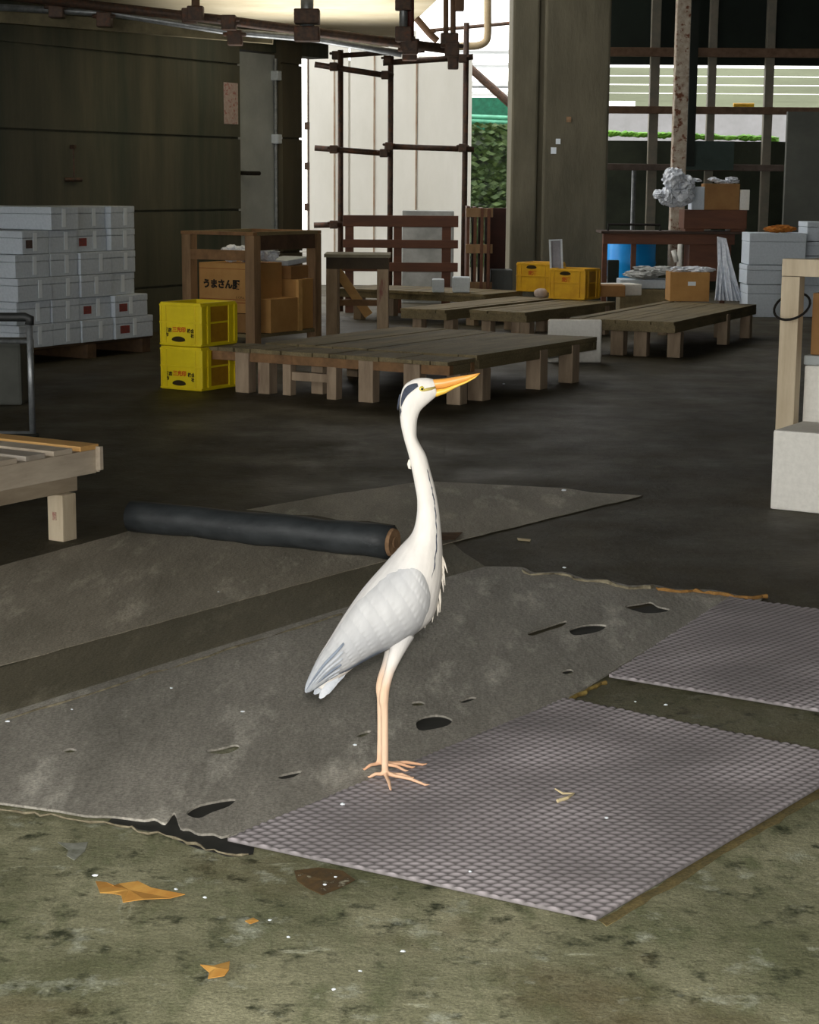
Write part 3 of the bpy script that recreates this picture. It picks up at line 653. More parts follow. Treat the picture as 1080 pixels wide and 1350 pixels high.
# ------------------------------------------------------------------ foam boxes
def foam_box(lx, ly, h, label, loc, group, tape=None, M_=M_foam, lid=.32, rotz=-ANG):
    o_ = thing('foam_box', label, 'foam box', loc, rotz, group)
    b = new(); box(b, .0025, lx - .0025, .0025, ly - .0025, 0, h * (1 - lid) - .0015); obj('box_body', b, M_, o_, bevel=.006)
    b = new(); box(b, 0, lx, 0, ly, h * (1 - lid), h - .003); obj('lid', b, M_, o_, bevel=.008)
    if tape is not None:
        b = new(); y = ly * tape; box(b, lx - .002, lx + .002, y - .022, y + .022, h * .12, h * .9); obj('tape', b, M_tape, o_)
    return o_
# stack on the pallet by the left wall
K0 = G(46, 481)
zp = .14; hb = .19; LXB = .58
def ka(px): return TX(K0 + Vector((0, 0, zp)), YA, px)
a_m, a0, a1, a2, a3, a3b = ka(24), ka(70), ka(107), ka(149), ka(181), ka(199)
# pallet
pl = athing('pallet', 'dark wooden pallet under the white foam boxes by the left wall', 'pallet', K0)
b = new()
for k in range(6): box(b, -.98 + k * .165, -.98 + k * .165 + .14, a_m - .05, a3b + .03, zp - .02, zp)
obj('deck', b, mat('dark_pallet_wood', (84, 66, 46), (62, 50, 36), 8, .85, .001, 40, (1, .2, 1)), pl)
for k, y in enumerate((a_m + .02, (a_m + a3b) / 2, a3b - .12)):
    b = new(); box(b, -.98, .0, y, y + .11, 0, zp - .02); obj('block', b, mat('pallet_block', (96, 74, 50), (72, 54, 38), 8, .85), pl, bevel=.004)
cols = [('front', a_m, a0, 5, 0), ('second', a0, a1, 6, 1), ('third', a1, a2, 6, 2), ('last', a2, a3, 6, 3)]
rown = ['bottom', 'second', 'third', 'fourth', 'fifth', 'top']
for ci, (cn, ya, yb, n, k) in enumerate(cols):
    for r_ in range(n):
        rnd = random.Random(ci * 10 + r_); y0, y1 = ya + .004, yb - .004; top = r_ == n - 1
        xo = rnd.uniform(-.015, .015); lx = LXB
        if ci == 0 and top: y0 += .09; y1 += .0
        if ci == 2 and r_ >= 4: xo -= .05
        if ci == 3 and r_ < 2: y1 = a3b - (.0 if r_ == 0 else .07); xo = .03
        nm = 'top' if top else rown[r_]
        lab = f'white foam box, {nm} of the {cn} column in the stack by the left wall' if cn != 'last' else f'white foam box, {nm} of the column nearest the yellow crates'
        p = K0 - XA * (lx - xo) + YA * y0 + Vector((0, 0, zp + r_ * hb + .001))
        o_ = foam_box(lx, y1 - y0, hb, lab, p, 'foam boxes by the left wall', tape=rnd.uniform(.45, .65))
        if (ci, r_) in ((3, 0), (3, 1), (2, 1), (0, 4), (2, 4)):
            b = new(); yy = (y1 - y0); box(b, lx + .0005, lx + .0025, yy * .12, yy * .36, hb * .25, hb * .6)
            obj('printed_mark', b, mat('dull_red_print', (150, 60, 56), (110, 70, 66), 40, .7) if (ci, r_) != (0, 4) else mat('dark_print', (70, 58, 54), (96, 76, 70), 30, .8), o_)
# second row of boxes behind, further left
for r_ in range(6):
    p = K0 - XA * (2 * LXB + .02) + YA * (a0 + .01) + Vector((0, 0, r_ * hb + .001 + zp))
    if r_ < 5: p = K0 - XA * (LXB + .02 + LXB * .68) + YA * (a_m + .01) + Vector((0, 0, r_ * hb + .001 + zp))
    else: p = K0 - XA * (2 * LXB - .02) + YA * (a0 + .01) + Vector((0, 0, r_ * hb + .001 + zp))
    foam_box(LXB * .68 if r_ < 5 else LXB * .9, .42, hb, f'white foam box, {rown[r_]} of the pile cut by the left picture edge', p, 'foam boxes by the left wall')

# right hand stack of bigger foam boxes
KR = G(984, 418)
def rbox(px0, px1, z0, h, dy, label, ly=.5, M_=M_foam):
    a = P(px0, 400, KR.y + dy); c = P(px1, 400, KR.y + dy)
    return foam_box(c.x - a.x, ly, h, label, (a.x, KR.y + dy, z0), 'foam boxes at the right', M_=M_, lid=.28, rotz=0)
rbox(985, 1048, .0, .37, 0, 'big grey-white foam box, bottom of the stack at the right of the workbench')
rbox(983, 1050, .374, .22, 0, 'flat grey-white foam box, second of the stack at the right of the workbench')
rbox(985, 1060, .598, .36, 0, 'big grey-white foam box, top of the stack, with an orange rag on it')
rbox(1056, 1130, .0, .50, .1, 'foam box on the floor at the far right behind the near rack')
rbox(1056, 1130, .505, .19, .1, 'thin foam box in the middle of the far right stack')
rbox(1054, 1130, .70, .16, .1, 'thin foam box third in the far right stack'); rbox(1060, 1130, .865, .22, .1, 'foam box on top of the far right stack')
b = new(); rnd = random.Random(9); a = P(1022, 297, KR.y + .25)
for k in range(5): crumple(b, (a.x + rnd.uniform(-.14, .14), a.y + rnd.uniform(-.1, .1), .99 + rnd.uniform(0, .02)), (.14, .1, .04), k, .4, 2.2, 3)
o = obj('orange_rag', b, mat('orange_cloth', (190, 120, 40), (150, 90, 30), 10, .8)); tag(o, 'crumpled orange rag on top of the foam stack at the right', 'rag')

# near right foam box and rack
NB = G(1015, 671)
nb = thing('foam_box', 'large white foam box on the floor nearest at the right picture edge', 'foam box', NB, -ANG)
b = new(); box(b, 0, .62, 0, .40, .0, .375); obj('box_body', b, M_foamw, nb, bevel=.012)
YP = NB.y + .46
pxL, pxR = P(1027, 450, YP).x, P(1056, 450, YP).x
rk = thing('timber_rack', 'pale timber rack behind the nearest foam box at the right edge', 'rack', (pxL, YP, 0), -ANG)
pw = (pxR - pxL) * .86; zt = P(1040, 341, YP).z
b = new(); box(b, 0, pw, 0, pw * .8, 0, zt - .085); obj('post', b, M_palev, rk, bevel=.004)
b = new(); box(b, 1.1, 1.1 + pw, 0, pw * .8, 0, zt - .085); obj('post', b, M_palev, rk, bevel=.004)
b = new(); box(b, -.0, 1.1 + pw, -.002, pw * .8, zt - .083, zt); obj('top_rail', b, M_palev, rk, bevel=.004)
b = new(); box(b, .02, .08, pw * .8, .9, zt - .083, zt - .01); obj('side_rail', b, M_palev, rk, bevel=.004)
for x in (0, 1.1):
    b = new(); box(b, x, x + pw, .9, .9 + pw * .8, 0, zt); obj('post', b, M_palev, rk, bevel=.004)
b = new(); n = 24; cc = P(1047, 410, YP - .02); rg = [Vector((cc.x + .062 * math.cos(t) + .0, YP - .012 + .03 * math.sin(t) + .045, cc.z + .055 * math.sin(t) * 1.0)) for t in [2 * math.pi * k / n for k in range(n + 1)]]
rg = [Vector((pxL, YP, 0)) + XA * (pw / 2 + .085 * math.cos(t)) + YA * (pw * .4 + .085 * math.sin(t)) + Vector((0, 0, P(1040, 404, YP).z + .06 * math.sin(t))) for t in [2 * math.pi * k / n for k in range(n + 1)]]
tube(b, rg, .006, 8); o = obj('cable_loop', b, M_blk, smooth=True); tag(o, 'loop of black cable hung around the pale rack post', 'cable')
def rin(o, x, y, z): o.location = Vector((pxL, YP, 0)) + XA * x + YA * y + Vector((0, 0, z)); o.rotation_euler = (0, 0, -ANG)
ins = thing('foam_box', 'cream foam box inside the pale rack at the right edge', 'foam box', (0, 0, 0)); rin(ins, pw + .01, pw, .34)
b = new(); box(b, 0, .6, 0, .5, 0, .29); obj('box_body', b, M_foamw, ins, bevel=.012)
b = new(); box(b, -.005, .605, -.005, .505, .292, .34); obj('lid', b, M_grey, ins, bevel=.01)
b = new(); box(b, 0, .55, 0, .46, 0, .30); o = obj('cardboard_box', b, M_card2, bevel=.004); rin(o, pw + .03, pw + .02, .682); tag(o, 'brown cardboard box on the cream foam box in the right rack', 'cardboard box')
b = new(); box(b, 0, .7, 0, .55, 0, .335); o = obj('brown_crate', b, M_woodv, bevel=.006); rin(o, pw + .01, pw - .02, 0); tag(o, 'brown wooden base crate under the cream foam box in the right rack', 'crate')

# ------------------------------------------------------------------ yellow bottle crates
def crate(label, loc, M_, group, marks=True, flip=False, lx=.37, ly=.42, h=.315, rotz=-ANG):
    """local origin: near-left bottom corner of the end that faces the camera; x along that end, y along the long side"""
    o_ = thing('bottle_crate', label, 'crate', loc, rotz, group)
    b = new(); t = .02
    box(b, 0, lx, 0, t, .0, h); box(b, 0, lx, ly - t, ly, 0, h); box(b, 0, t, t, ly - t, 0, h); box(b, lx - t, lx, t, ly - t, .0, h); box(b, t, lx - t, t, ly - t, .01, .03)
    obj('shell', b, M_, o_, bevel=.006)
    b = new()
    for z0 in ((.012, .17, h - .02)):
        box(b, -.006, lx + .006, -.006, .001, z0 - .007, z0 + .007); box(b, lx - .001, lx + .006, 0, ly + .004, z0 - .007, z0 + .007)
    for y0 in (.0, .07, ly - .10, ly - .03): box(b, lx - .001, lx + .010, y0, y0 + .035, .02, h - .02)
    for x0 in (0, .045, lx - .06): box(b, x0, x0 + .012, -.008, .001, .02, h - .02)
    obj('ribs', b, M_, o_, bevel=.003)
    b = new(); box(b, lx - .002, lx + .003, .11, ly - .105, .03, h - .03); obj('side_recess', b, mat('crate_side_ochre_plastic', (176, 132, 24), (150, 104, 20), 6, .6), o_)  # brownish orange panel between the yellow ribs
    zc = .045 if not flip else h - .055
    b = new(); n = 16
    ring = [(lx * .45 + .062 * math.cos(tt), (zc + (.026 if math.sin(tt) > 0 else .014) * math.sin(tt))) for tt in [2 * math.pi * k / n for k in range(n)]]
    f0 = [b.verts.new((x_, -.0035, z_)) for x_, z_ in ring]; f1 = [b.verts.new((x_, .004, z_)) for x_, z_ in ring]
    b.faces.new(f0); b.faces.new(f1[::-1])
    for k in range(n): b.faces.new((f0[k], f1[k], f1[(k + 1) % n], f0[(k + 1) % n]))
    obj('hand_hole', b, M_hole, o_)
    if marks:
        text_mesh('red_print', '三光印', .041, M_redink, o_, (lx * .47, -.004, .118), (R(90), 0, 0), bold=.0012)
        text_mesh('dark_print', '酒店', .033, M_blk, o_, (lx * .2, -.004, .112), (R(90), 0, 0), bold=.001)
        text_mesh('dark_print', '市', .031, M_blk, o_, (lx * .17, -.004, .078), (R(90), 0, 0), bold=.001)
        text_mesh('dark_print', '株会', .033, M_blk, o_, (lx * .76, -.004, .112), (R(90), 0, 0), bold=.001)
        text_mesh('dark_print', '社', .031, M_blk, o_, (lx * .80, -.004, .078), (R(90), 0, 0), bold=.001)
    elif marks is None:
        text_mesh('red_print', '麦酒', .05, mat('faded_red_ink', (190, 96, 24), rough=.8), o_, (lx * .48, -.004, .20), (R(90), 0, 0), bold=.002)
    return o_
CK = G(213, 512)
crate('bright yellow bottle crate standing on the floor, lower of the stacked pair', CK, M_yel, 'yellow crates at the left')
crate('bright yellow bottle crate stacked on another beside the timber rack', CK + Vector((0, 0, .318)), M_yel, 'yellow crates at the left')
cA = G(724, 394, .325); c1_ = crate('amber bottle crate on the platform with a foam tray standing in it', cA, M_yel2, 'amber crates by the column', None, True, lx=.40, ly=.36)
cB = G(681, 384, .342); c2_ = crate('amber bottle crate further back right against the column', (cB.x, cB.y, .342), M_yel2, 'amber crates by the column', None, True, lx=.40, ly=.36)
# foam tray on the near amber crate
tb = P(726, 352, cA.y + .12); tr = thing('foam_tray', 'small white foam tray standing upright in the nearer amber crate', 'tray', (tb.x, tb.y, cA.z + .20)); 
b = new(); box(b, 0, .135, 0, .012, 0, .40); obj('tray_base', b, mat('grey_tray', (150, 150, 158), (134, 134, 142), 20, .7), tr)
b = new(); box(b, 0, .018, -.03, .0, 0, .40); box(b, .117, .135, -.03, 0, 0, .40); box(b, .018, .117, -.03, 0, .385, .40); box(b, .018, .117, -.03, 0, 0, .015); obj('tray_rim', b, M_foam, tr); tr.rotation_euler = (R(-4), R(-3), 0)
b = new(); a = P(713, 386, cA.y + .1); blob(b, (0, 0, 0), (.075, .06, .055), 4, 2, .08); o = obj('foam_float', b, mat('dull_float', (190, 176, 168), (160, 146, 138), 10, .7), smooth=True); o.location = (a.x, a.y, .32 + .055); tag(o, 'round dull white float between the two amber crates', 'float')

# foam lid standing on its edge between the platforms
FL = G(722, 478); b = new(); xw = P(793, 470, FL.y).x - FL.x
box(b, 0, xw, 0, .06, 0, .365)
o = obj('foam_slab', b, M_foamw, bevel=.02, seg=3); o.location = FL; tag(o, 'white foam box lid standing on edge behind the dark platform end', 'lid')

# ------------------------------------------------------------------ timber rack with cartons (left of centre)
RC = G(336, 466)                               # near corner post
RB_, RAx = TX(RC + Vector((0, 0, .6)), -XA, 240), TX(RC + Vector((0, 0, .6)), YA, 424)
zt = P(336, 311, RC.y).z
rk2 = athing('timber_rack', 'brown timber rack full of cartons behind the stacked yellow crates', 'rack', RC)
ps = .1
for (x, y) in ((-ps, 0), (-RB_, 0), (-ps, RAx - ps), (-RB_, RAx - ps)):
    b = new(); box(b, x, x + ps, y, y + ps, 0, zt - .001); obj('post', b, M_woodv, rk2, bevel=.005)
b = new(); box(b, -RB_ + ps, -ps, .0, .04, zt - .22, zt - .13); obj('front_rail', b, M_wood, rk2, bevel=.004)
b = new(); box(b, -RB_, 0, -.01, .05, zt, zt + .03); obj('top_rail', b, M_wood, rk2, bevel=.004)
b = new(); box(b, -.05, -.0, ps, RAx - ps, zt - .13, zt - .0); obj('side_rail', b, mat('dark_rail_wood', (84, 62, 46), (64, 48, 36), 6, .8), rk2, bevel=.004)
b = new(); box(b, -RB_, .0, RAx - .06, RAx + .0, zt, zt + .03); obj('top_rail', b, M_wood, rk2, bevel=.004)
b = new(); box(b, -RB_, -RB_ + .05, .05, RAx - .06, zt, zt + .03); box(b, -.05, 0, .05, RAx - .06, zt, zt + .03); obj('top_slats', b, M_deck, rk2)
b = new(); box(b, -RB_ + .01, -.01, .04, RAx - .02, .13, .16); obj('shelf', b, M_deck, rk2)
def carton(label, x0, x1, y0, y1, z0, z1, M_=M_card, grp='cartons in the timber rack', flaps=False):
    p = RC + XA * x0 + YA * y0
    o_ = athing('cardboard_box', label, 'cardboard box', (p.x, p.y, z0), grp)
    b = new(); box(b, 0, x1 - x0, 0, y1 - y0, 0, z1 - z0); obj('carton', b, M_, o_, bevel=.004)
    return o_
zA = lambda py: P(300, py, RC.y).z
bx = carton('cardboard box with black brushed lettering on the rack by the yellow crates', -RB_ + .1, -.13, .12, .60, zA(415), zA(349))
LX = RB_ - .23
text_mesh('brush_lettering', 'うまさん服', .083, M_blk, bx, (LX * .44, -.003, .245), (R(90), 0, 0), bold=.0045)
text_mesh('small_lettering', 'とくせん', .024, M_blk, bx, (LX * .80, -.003, .135), (R(90), 0, 0))
b = new(); box(b, 0.002, LX - .002, -.003, .0, .112, .119); box(b, .002, LX - .002, -.003, 0, .085, .094); box(b, .002, LX - .002, -.003, 0, .385, .39); obj('printed_lines', b, mat('brown_print', (140, 82, 44), rough=.8), bx)
carton('plain cardboard box at the bottom front of the timber rack', -RB_ + .12, -.12, .11, .6, .165, zA(416), M_card2)
carton('cardboard box right of the rack corner post, below the lettered one', -.12 + .01, .03, .2, .62, .165, zA(396), M_card)
carton('reddish cardboard box at the right end inside the rack', -.40, -.02, .70, min(1.10, RAx - .11), .165, .62, M_card)
b = new(); box(b, 0, .03, 0, .06, .16, .62); o = obj('loose_plank', b, M_ochre); pp = RC + XA * .0 + YA * .635; o.location = (pp.x, pp.y, 0); o.rotation_euler = (0, 0, -ANG); tag(o, 'pale short plank upright between two cartons in the timber rack', 'plank')
b = new(); rnd = random.Random(12)
for k in range(4): crumple(b, (-.15 + k * .1, rnd.uniform(-.06, .10), .03), (.12, .11, .075), k + 30)
o = obj('plastic_bag', b, M_bag); pp = RC + XA * (-.30) + YA * .34; o.location = (pp.x, pp.y, zA(349) + .05); tag(o, 'crumpled clear plastic bag on the lettered cardboard box', 'bag')
b = new(); box(b, 0, .3, 0, .36, 0, .05); o = obj('foam_slab', b, M_foam, bevel=.01); pp = RC + XA * (-.42) + YA * .68; o.location = (pp.x, pp.y, .74); o.rotation_euler = (R(4), 0, -ANG); tag(o, 'pale foam lid lying in the back of the timber rack', 'lid')
b = new(); box(b, 0, .36, 0, .40, 0, .115); o = obj('grey_carton', b, M_card2, bevel=.005); o.location = (RC + XA * (-.44) + YA * .67) + Vector((0, 0, .623)); o.rotation_euler = (0, 0, -ANG); tag(o, 'dull brown carton under the pale lid in the rack', 'cardboard box')

# small high wooden stand
ST = G(430, 446); zs_ = P(470, 338, ST.y + .3).z
sx1 = TX(ST + Vector((0, 0, .5)), Vector((1, 0, 0)), 512)
st = thing('wooden_stand', 'small wooden stand with a grey top just right of the timber rack', 'stand', ST)
b = new(); 
for k in range(4): box(b, -.02, sx1 + .02, k * .16, k * .16 + .152, zs_, zs_ + .03)
obj('top', b, mat('grey_top_board', (130, 126, 108), (108, 104, 88), 6, .8), st)
b = new(); box(b, 0, sx1, .02, .06, zs_ - .11, zs_); obj('apron', b, mat('dark_apron', (70, 60, 46), (56, 48, 38), 6, .8), st)
for x in (0, sx1 - .11):
    for y in (.0, .52):
        b = new(); box(b, x, x + .11, y + .001, y + .1, 0, zs_ - (.112 if y == 0 else .001)); obj('leg', b, leg_m, st, bevel=.005)
b = new(); beam(b, (.08, .62, zs_ - .15), (.40, .62, .18), .03, .09); obj('diagonal_brace', b, M_ochre, st)
b = new(); box(b, .1, sx1 - .11, .54, .6, .28, .34); obj('cross_rail', b, M_wood, st)

# standing brown pallets
YQ = 21.2
qx0, qx1 = P(452, 330, YQ).x, P(604, 330, YQ).x
def qz(py): return P(520, py, YQ).z
sp = thing('pallet', 'brown slatted pallet standing upright in front of the white wall', 'pallet', (qx0, YQ, 0))
for i, (y0, y1) in enumerate(((284, 299), (316, 327), (346, 358), (378, 392))):
    b = new(); box(b, 0, qx1 - qx0, 0, .03, qz(y1), qz(y0)); obj('slat', b, M_red, sp, bevel=.004)
for px0, px1 in ((455, 466), (519, 530), (583, 595)):
    b = new(); box(b, P(px0, 300, YQ).x - qx0, P(px1, 300, YQ).x - qx0, .031, .12, .0, qz(286)); obj('stringer', b, M_red, sp, bevel=.004)
sp2 = thing('pallet', 'brown pallet standing edge-on between the scaffold and the column', 'pallet', (P(614, 330, 20.6).x, 20.6, 0))
for k in range(4):
    b = new(); box(b, .01 + k * .075, .045 + k * .075, -.02 - .02 * k, .7, .08, P(620, 272 + k, 20.6).z); obj('board', b, M_red, sp2, bevel=.003)
for zz in (.3, .72, 1.12):
    b = new(); box(b, .0, .30, -.05, -.021 if False else .03, zz, zz + .1); obj('block', b, M_woodv, sp2, bevel=.004)
b = new(); box(b, P(640, 300, 21.6).x, P(666, 300, 21.6).x, 21.4, 21.5, 0, P(650, 274, 21.5).z); o = obj('dark_board', b, mat('dark_red_board', (70, 40, 32), (54, 34, 28), 5, .8), bevel=.004); tag(o, 'dark red board upright against the concrete column', 'board')
b = new(); box(b, P(648, 360, 21).x, P(676, 360, 21).x, 21.0, 21.35, 0, P(650, 356, 21).z); o = obj('grey_bin', b, mat('grey_plastic', (84, 88, 86), (70, 74, 72), 4, .6), bevel=.01); tag(o, 'low grey bin at the foot of the concrete column', 'bin')
b = new(); box(b, P(530, 350, 23).x, P(598, 350, 23).x, 23, 23.6, 0, P(560, 278, 23).z); o = obj('steel_cabinet', b, mat('dull_steel_cabinet', (150, 152, 148), (116, 118, 114), 2.5, .35, metal=.5), bevel=.01); tag(o, 'dull metal cabinet standing behind the upright slatted pallet', 'cabinet')
for i, (px0, px1, py0, py1) in enumerate(((570, 586, 362, 379), (597, 620, 360, 380))):
    a = P(px0, py1, 19.5); c = P(px1, py0, 19.5)
    b = new(); box(b, 0, c.x - a.x, 0, .22, 0, c.z - a.z); o = obj('foam_box', b, M_foam, bevel=.012); o.location = (a.x, 19.5, .345)
    tag(o, ['small white foam block left of the two below the upright pallet', 'small white foam box right of the two below the upright pallet'][i], 'foam box', 'small foam pieces by the upright pallet')

# ------------------------------------------------------------------ workbench and its clutter at the right
YB = 22.0
wx0, wx1 = P(795, 340, YB).x, P(968, 340, YB).x
zb = P(880, 305, YB).z
wb = thing('workbench', 'long red-brown wooden workbench in front of the dark back wall', 'workbench', (wx0, YB, 0))
b = new(); box(b, -.03, wx1 - wx0 + .17, -.03, .60, zb - .03, zb); obj('top', b, mat('dark_bench_top', (66, 48, 38), (52, 40, 32), 5, .7), wb, bevel=.004)
b = new(); box(b, 0, wx1 - wx0, .0, .04, zb - .155, zb - .031); obj('apron', b, M_red, wb, bevel=.004)
for px in (798, 836, 955):
    x = P(px, 340, YB).x - wx0
    b = new(); box(b, x - .03, x + .03, .041, .1, 0, zb - .031); obj('leg', b, M_red, wb, bevel=.004)
b = new(); x = P(925, 340, YB).x - wx0; box(b, x - .14, x + .36, .045, .5, .35, zb - .032); obj('cupboard', b, M_red, wb, bevel=.004)
# rail on the bench
b = new(); x = P(803, 300, YB).x; x2 = P(872, 300, YB).x
tube(b, [(x, YB + .1, zb), (x, YB + .1, zb + .075), (x2, YB + .1, zb + .075), (x2, YB + .1, zb)], .014, 8); o = obj('towel_bar', b, M_blk); tag(o, 'low black bar rail standing on the left of the workbench', 'rail')
# drawer box and cartons on the bench
b = new(); box(b, P(903, 290, YB).x, P(986, 290, YB).x, YB + .05, YB + .5, zb + .03, P(940, 277, YB).z); 
dbx = obj('shelf_box', b, M_red, bevel=.006); tag(dbx, 'red-brown wooden shelf box standing on the workbench', 'shelf')
b = new(); box(b, P(905, 290, YB).x, P(930, 290, YB).x, YB + .06, YB + .45, zb + .0, zb + .029); box(b, P(965, 290, YB).x, P(984, 290, YB).x, YB + .06, YB + .45, zb + .0, zb + .029); obj('foot', b, M_red, dbx)
zk = P(940, 277, YB).z
def kbox(px0, px1, py0, name, M_, label, cat, dy=.1, dep=.3):
    b = new(); a = P(px0, py0, YB + dy); c = P(px1, py0, YB + dy)
    box(b, a.x, c.x, YB + dy, YB + dy + dep, zk + .001, a.z); o_ = obj(name, b, M_, bevel=.006); tag(o_, label, cat); return o_
kbox(930, 976, 242, 'cardboard_box', M_card2, 'brown cardboard box on the shelf box of the workbench', 'cardboard box')
kbox(913, 929.5, 246, 'foam_box', M_foam, 'narrow white foam box left of the cardboard box above the workbench', 'foam box')
kbox(976.5, 989, 250, 'foam_box', M_foamw, 'narrow dull foam box right of the cardboard box above the workbench', 'foam box')
b = new(); rnd = random.Random(5); 
for k, (px, py, rx, rz) in enumerate(((888, 236, .15, .14), (893, 258, .20, .16), (879, 259, .10, .11), (903, 245, .12, .13), (868, 256, .07, .06))):
    crumple(b, P(px, py, YB + .06 * (k % 2)), (rx, .14, rz), k + 50, .24, 2.2)
o = obj('plastic_bag', b, M_bag); tag(o, 'bundle of crumpled clear plastic bags hung beside the rusty post', 'bag')
b = new()
for k in range(7):
    a = P(rnd.uniform(915, 970), rnd.uniform(235, 241), YB + .2); crumple(b, a, (.08, .07, .028), k + 90, .4, 2.5, 3)
o = obj('plastic_wrap', b, M_bag); tag(o, 'flat crumpled plastic wrap on top of the brown cardboard box', 'wrap')
# blue drum under the bench
dx = (P(803, 340, YB + .75).x + P(867, 340, YB + .75).x) / 2; dr_ = (P(867, 340, YB + .75).x - P(803, 340, YB + .75).x) / 2
dm = thing('plastic_drum', 'bright blue plastic drum standing under the workbench', 'drum', (dx, YB + .65 + dr_, 0))
b = new(); tube(b, [(0, 0, z) for z in (.33, .36, .5, .53, .56, .80, .84)], [dr_ * .97, dr_, dr_, dr_ * 1.03, dr_, dr_, dr_ * .95], 32); obj('drum_body', b, M_blue, dm, smooth=True)
b = new(); tube(b, [(0, 0, z) for z in (0, .30, .329)], [dr_ * 1.02, dr_ * 1.02, dr_ * .98], 32); obj('drum_base', b, M_foam, dm, smooth=True)
# white pole, rag, boxes under the bench
b = new(); tube(b, [(P(893, 402, YB - .1).x, YB - .1, 0), P(897, 322, YB - .1)], .03, 10); tube(b, [P(888, 330, YB - .12), P(892, 345, YB - .12)], .03, 8); o = obj('white_pole', b, M_foamw, smooth=True); tag(o, 'short white pole leaning in front of the workbench middle', 'pole')
zc2 = .0
a = G(883, 398, .32); c = P(935, 398, a.y)
b = new(); zz_ = P(900, 359, a.y).z; box(b, 0, c.x - a.x, 0, .35, 0, zz_ - .325)
cb2 = obj('cardboard_box', b, M_card, bevel=.005); cb2.location = (a.x, a.y, .325); tag(cb2, 'brown cardboard box with a torn white label at the back of the right platform', 'cardboard box')
b = new(); box(b, .18, .26, -.003, -.001, .16, .2); obj('torn_label', b, M_tape, cb2)
b = new(); 
for k in range(6): crumple(b, (rnd.uniform(.15, .45), rnd.uniform(.08, .27), zz_ - .325 + .02), (.13, .09, .035), k + 120, .4, 2.5, 3)
o = obj('plastic_wrap', b, M_bag); o.location = (a.x - .05, a.y, .325); tag(o, 'grey plastic wrap on the cardboard box with the torn label', 'wrap')
# sheaf of clear plastic sheet leaning at bench end
tp = P(950, 312, YB - .25); bl = P(943, 396, YB - .6); br = P(980, 397, YB - .6)
b = new(); N_ = 14; ring = []
for k in range(N_):
    t = k / (N_ - 1); p = bl.lerp(br, t) + Vector((0, (.05 if k % 2 else -.03), 0)); ring.append((b.verts.new(tp + Vector(((t - .3) * .10, .0, -.02 * t))), b.verts.new(tp.lerp(p, .45) + Vector((.03 * math.sin(k), -.02, .05 * math.sin(k * 2)))), b.verts.new(p)))
for a_, c_ in zip(ring, ring[1:]):
    b.faces.new((a_[0], c_[0], c_[1], a_[1])); b.faces.new((a_[1], c_[1], c_[2], a_[2]))
ext = bmesh.ops.extrude_face_region(b, geom=list(b.faces)); bmesh.ops.translate(b, vec=(0, .06, 0), verts=[v for v in ext['geom'] if isinstance(v, bmesh.types.BMVert)])
o = obj('plastic_sheet', b, M_bag); tag(o, 'tall folded clear plastic sheet leaning at the right end of the workbench', 'plastic sheet')
# white foam lids and cloth left of the carton
a = P(794, 400, 19.4); b = new(); box(b, 0, .46, 0, .32, 0, .12); o = obj('foam_slab', b, M_foamw, bevel=.012); o.location = (a.x, 19.4, .325); o.rotation_euler = (0, 0, R(18)); tag(o, 'white foam lid lying at the left back of the right platform', 'lid')
b = new(); box(b, 0, .55, 0, .35, 0, .10); o = obj('foam_slab', b, M_foam, bevel=.012); a = P(817, 385, 20.2); o.location = (a.x, 20.2, .36); tag(o, 'long flat foam lid under the grey crumpled cloth by the drum', 'lid')
b = new(); box(b, 0, .6, 0, .4, 0, .355); o = obj('low_crate', b, M_deck, bevel=.008); o.location = (a.x, 20.15, 0); tag(o, 'low dark crate under the flat foam lid by the drum', 'crate')
b = new()
for k in range(9): crumple(b, (rnd.uniform(.15, .55), rnd.uniform(0, .3), .02 + rnd.uniform(0, .08)), (.14, .12, .045), k + 200, .4, 2.5, 3)
o = obj('grey_cloth', b, mat('grey_net_cloth', (190, 192, 190), (150, 152, 150), 20, .8)); o.location = (a.x + .05, 20.2, .47); tag(o, 'crumpled grey net cloth heaped in front of the blue drum', 'cloth')
b = new(); a = P(803, 378, 21.4); box(b, 0, .13, 0, .1, 0, .62); o = obj('dark_can', b, M_dark, bevel=.01); o.location = (P(801, 378, 21.4).x, 21.4, 0); tag(o, 'small dark can beside the left workbench leg', 'can')
b = new(); box(b, 0, .30, 0, .3, 0, .12); a = P(779, 385, 19.0); o = obj('amber_tray', b, M_card2, bevel=.01); o.location = (a.x + .06, 19.0, .34); tag(o, 'tan tray right behind the nearer amber crate', 'tray')

# grey partition and dark window panel in the back right
b = new(); box(b, P(1036, 220, 24.5).x, P(1180, 220, 24.5).x, 24.5, 24.6, 0, P(1050, 147, 24.5).z); o = obj('grey_partition', b, mat('grey_board', (104, 106, 98), (92, 94, 88), 3, .75), bevel=.01); o['kind'] = 'structure'; o.name = 'wall_partition'
b = new(); x = P(905, 200, 25.7).x; x2 = P(968, 200, 25.7).x; box(b, x, x2, 25.70, 25.76, P(930, 224, 25.7).z, P(930, 186, 25.7).z); o = obj('green_board', b, mat('dark_green_panel', (62, 80, 74), (50, 66, 60), 3, .5)); tag(o, 'dark green grey panel fixed behind the plastic bags', 'panel')
b = new(); x = P(834, 240, 25.9).x; tube(b, [(x, 25.75, 0), (x, 25.75, fz(221) - .05)], .03, 8); o = obj('thin_conduit', b, M_metal); tag(o, 'thin grey conduit down the dark wall beside the column', 'pipe')

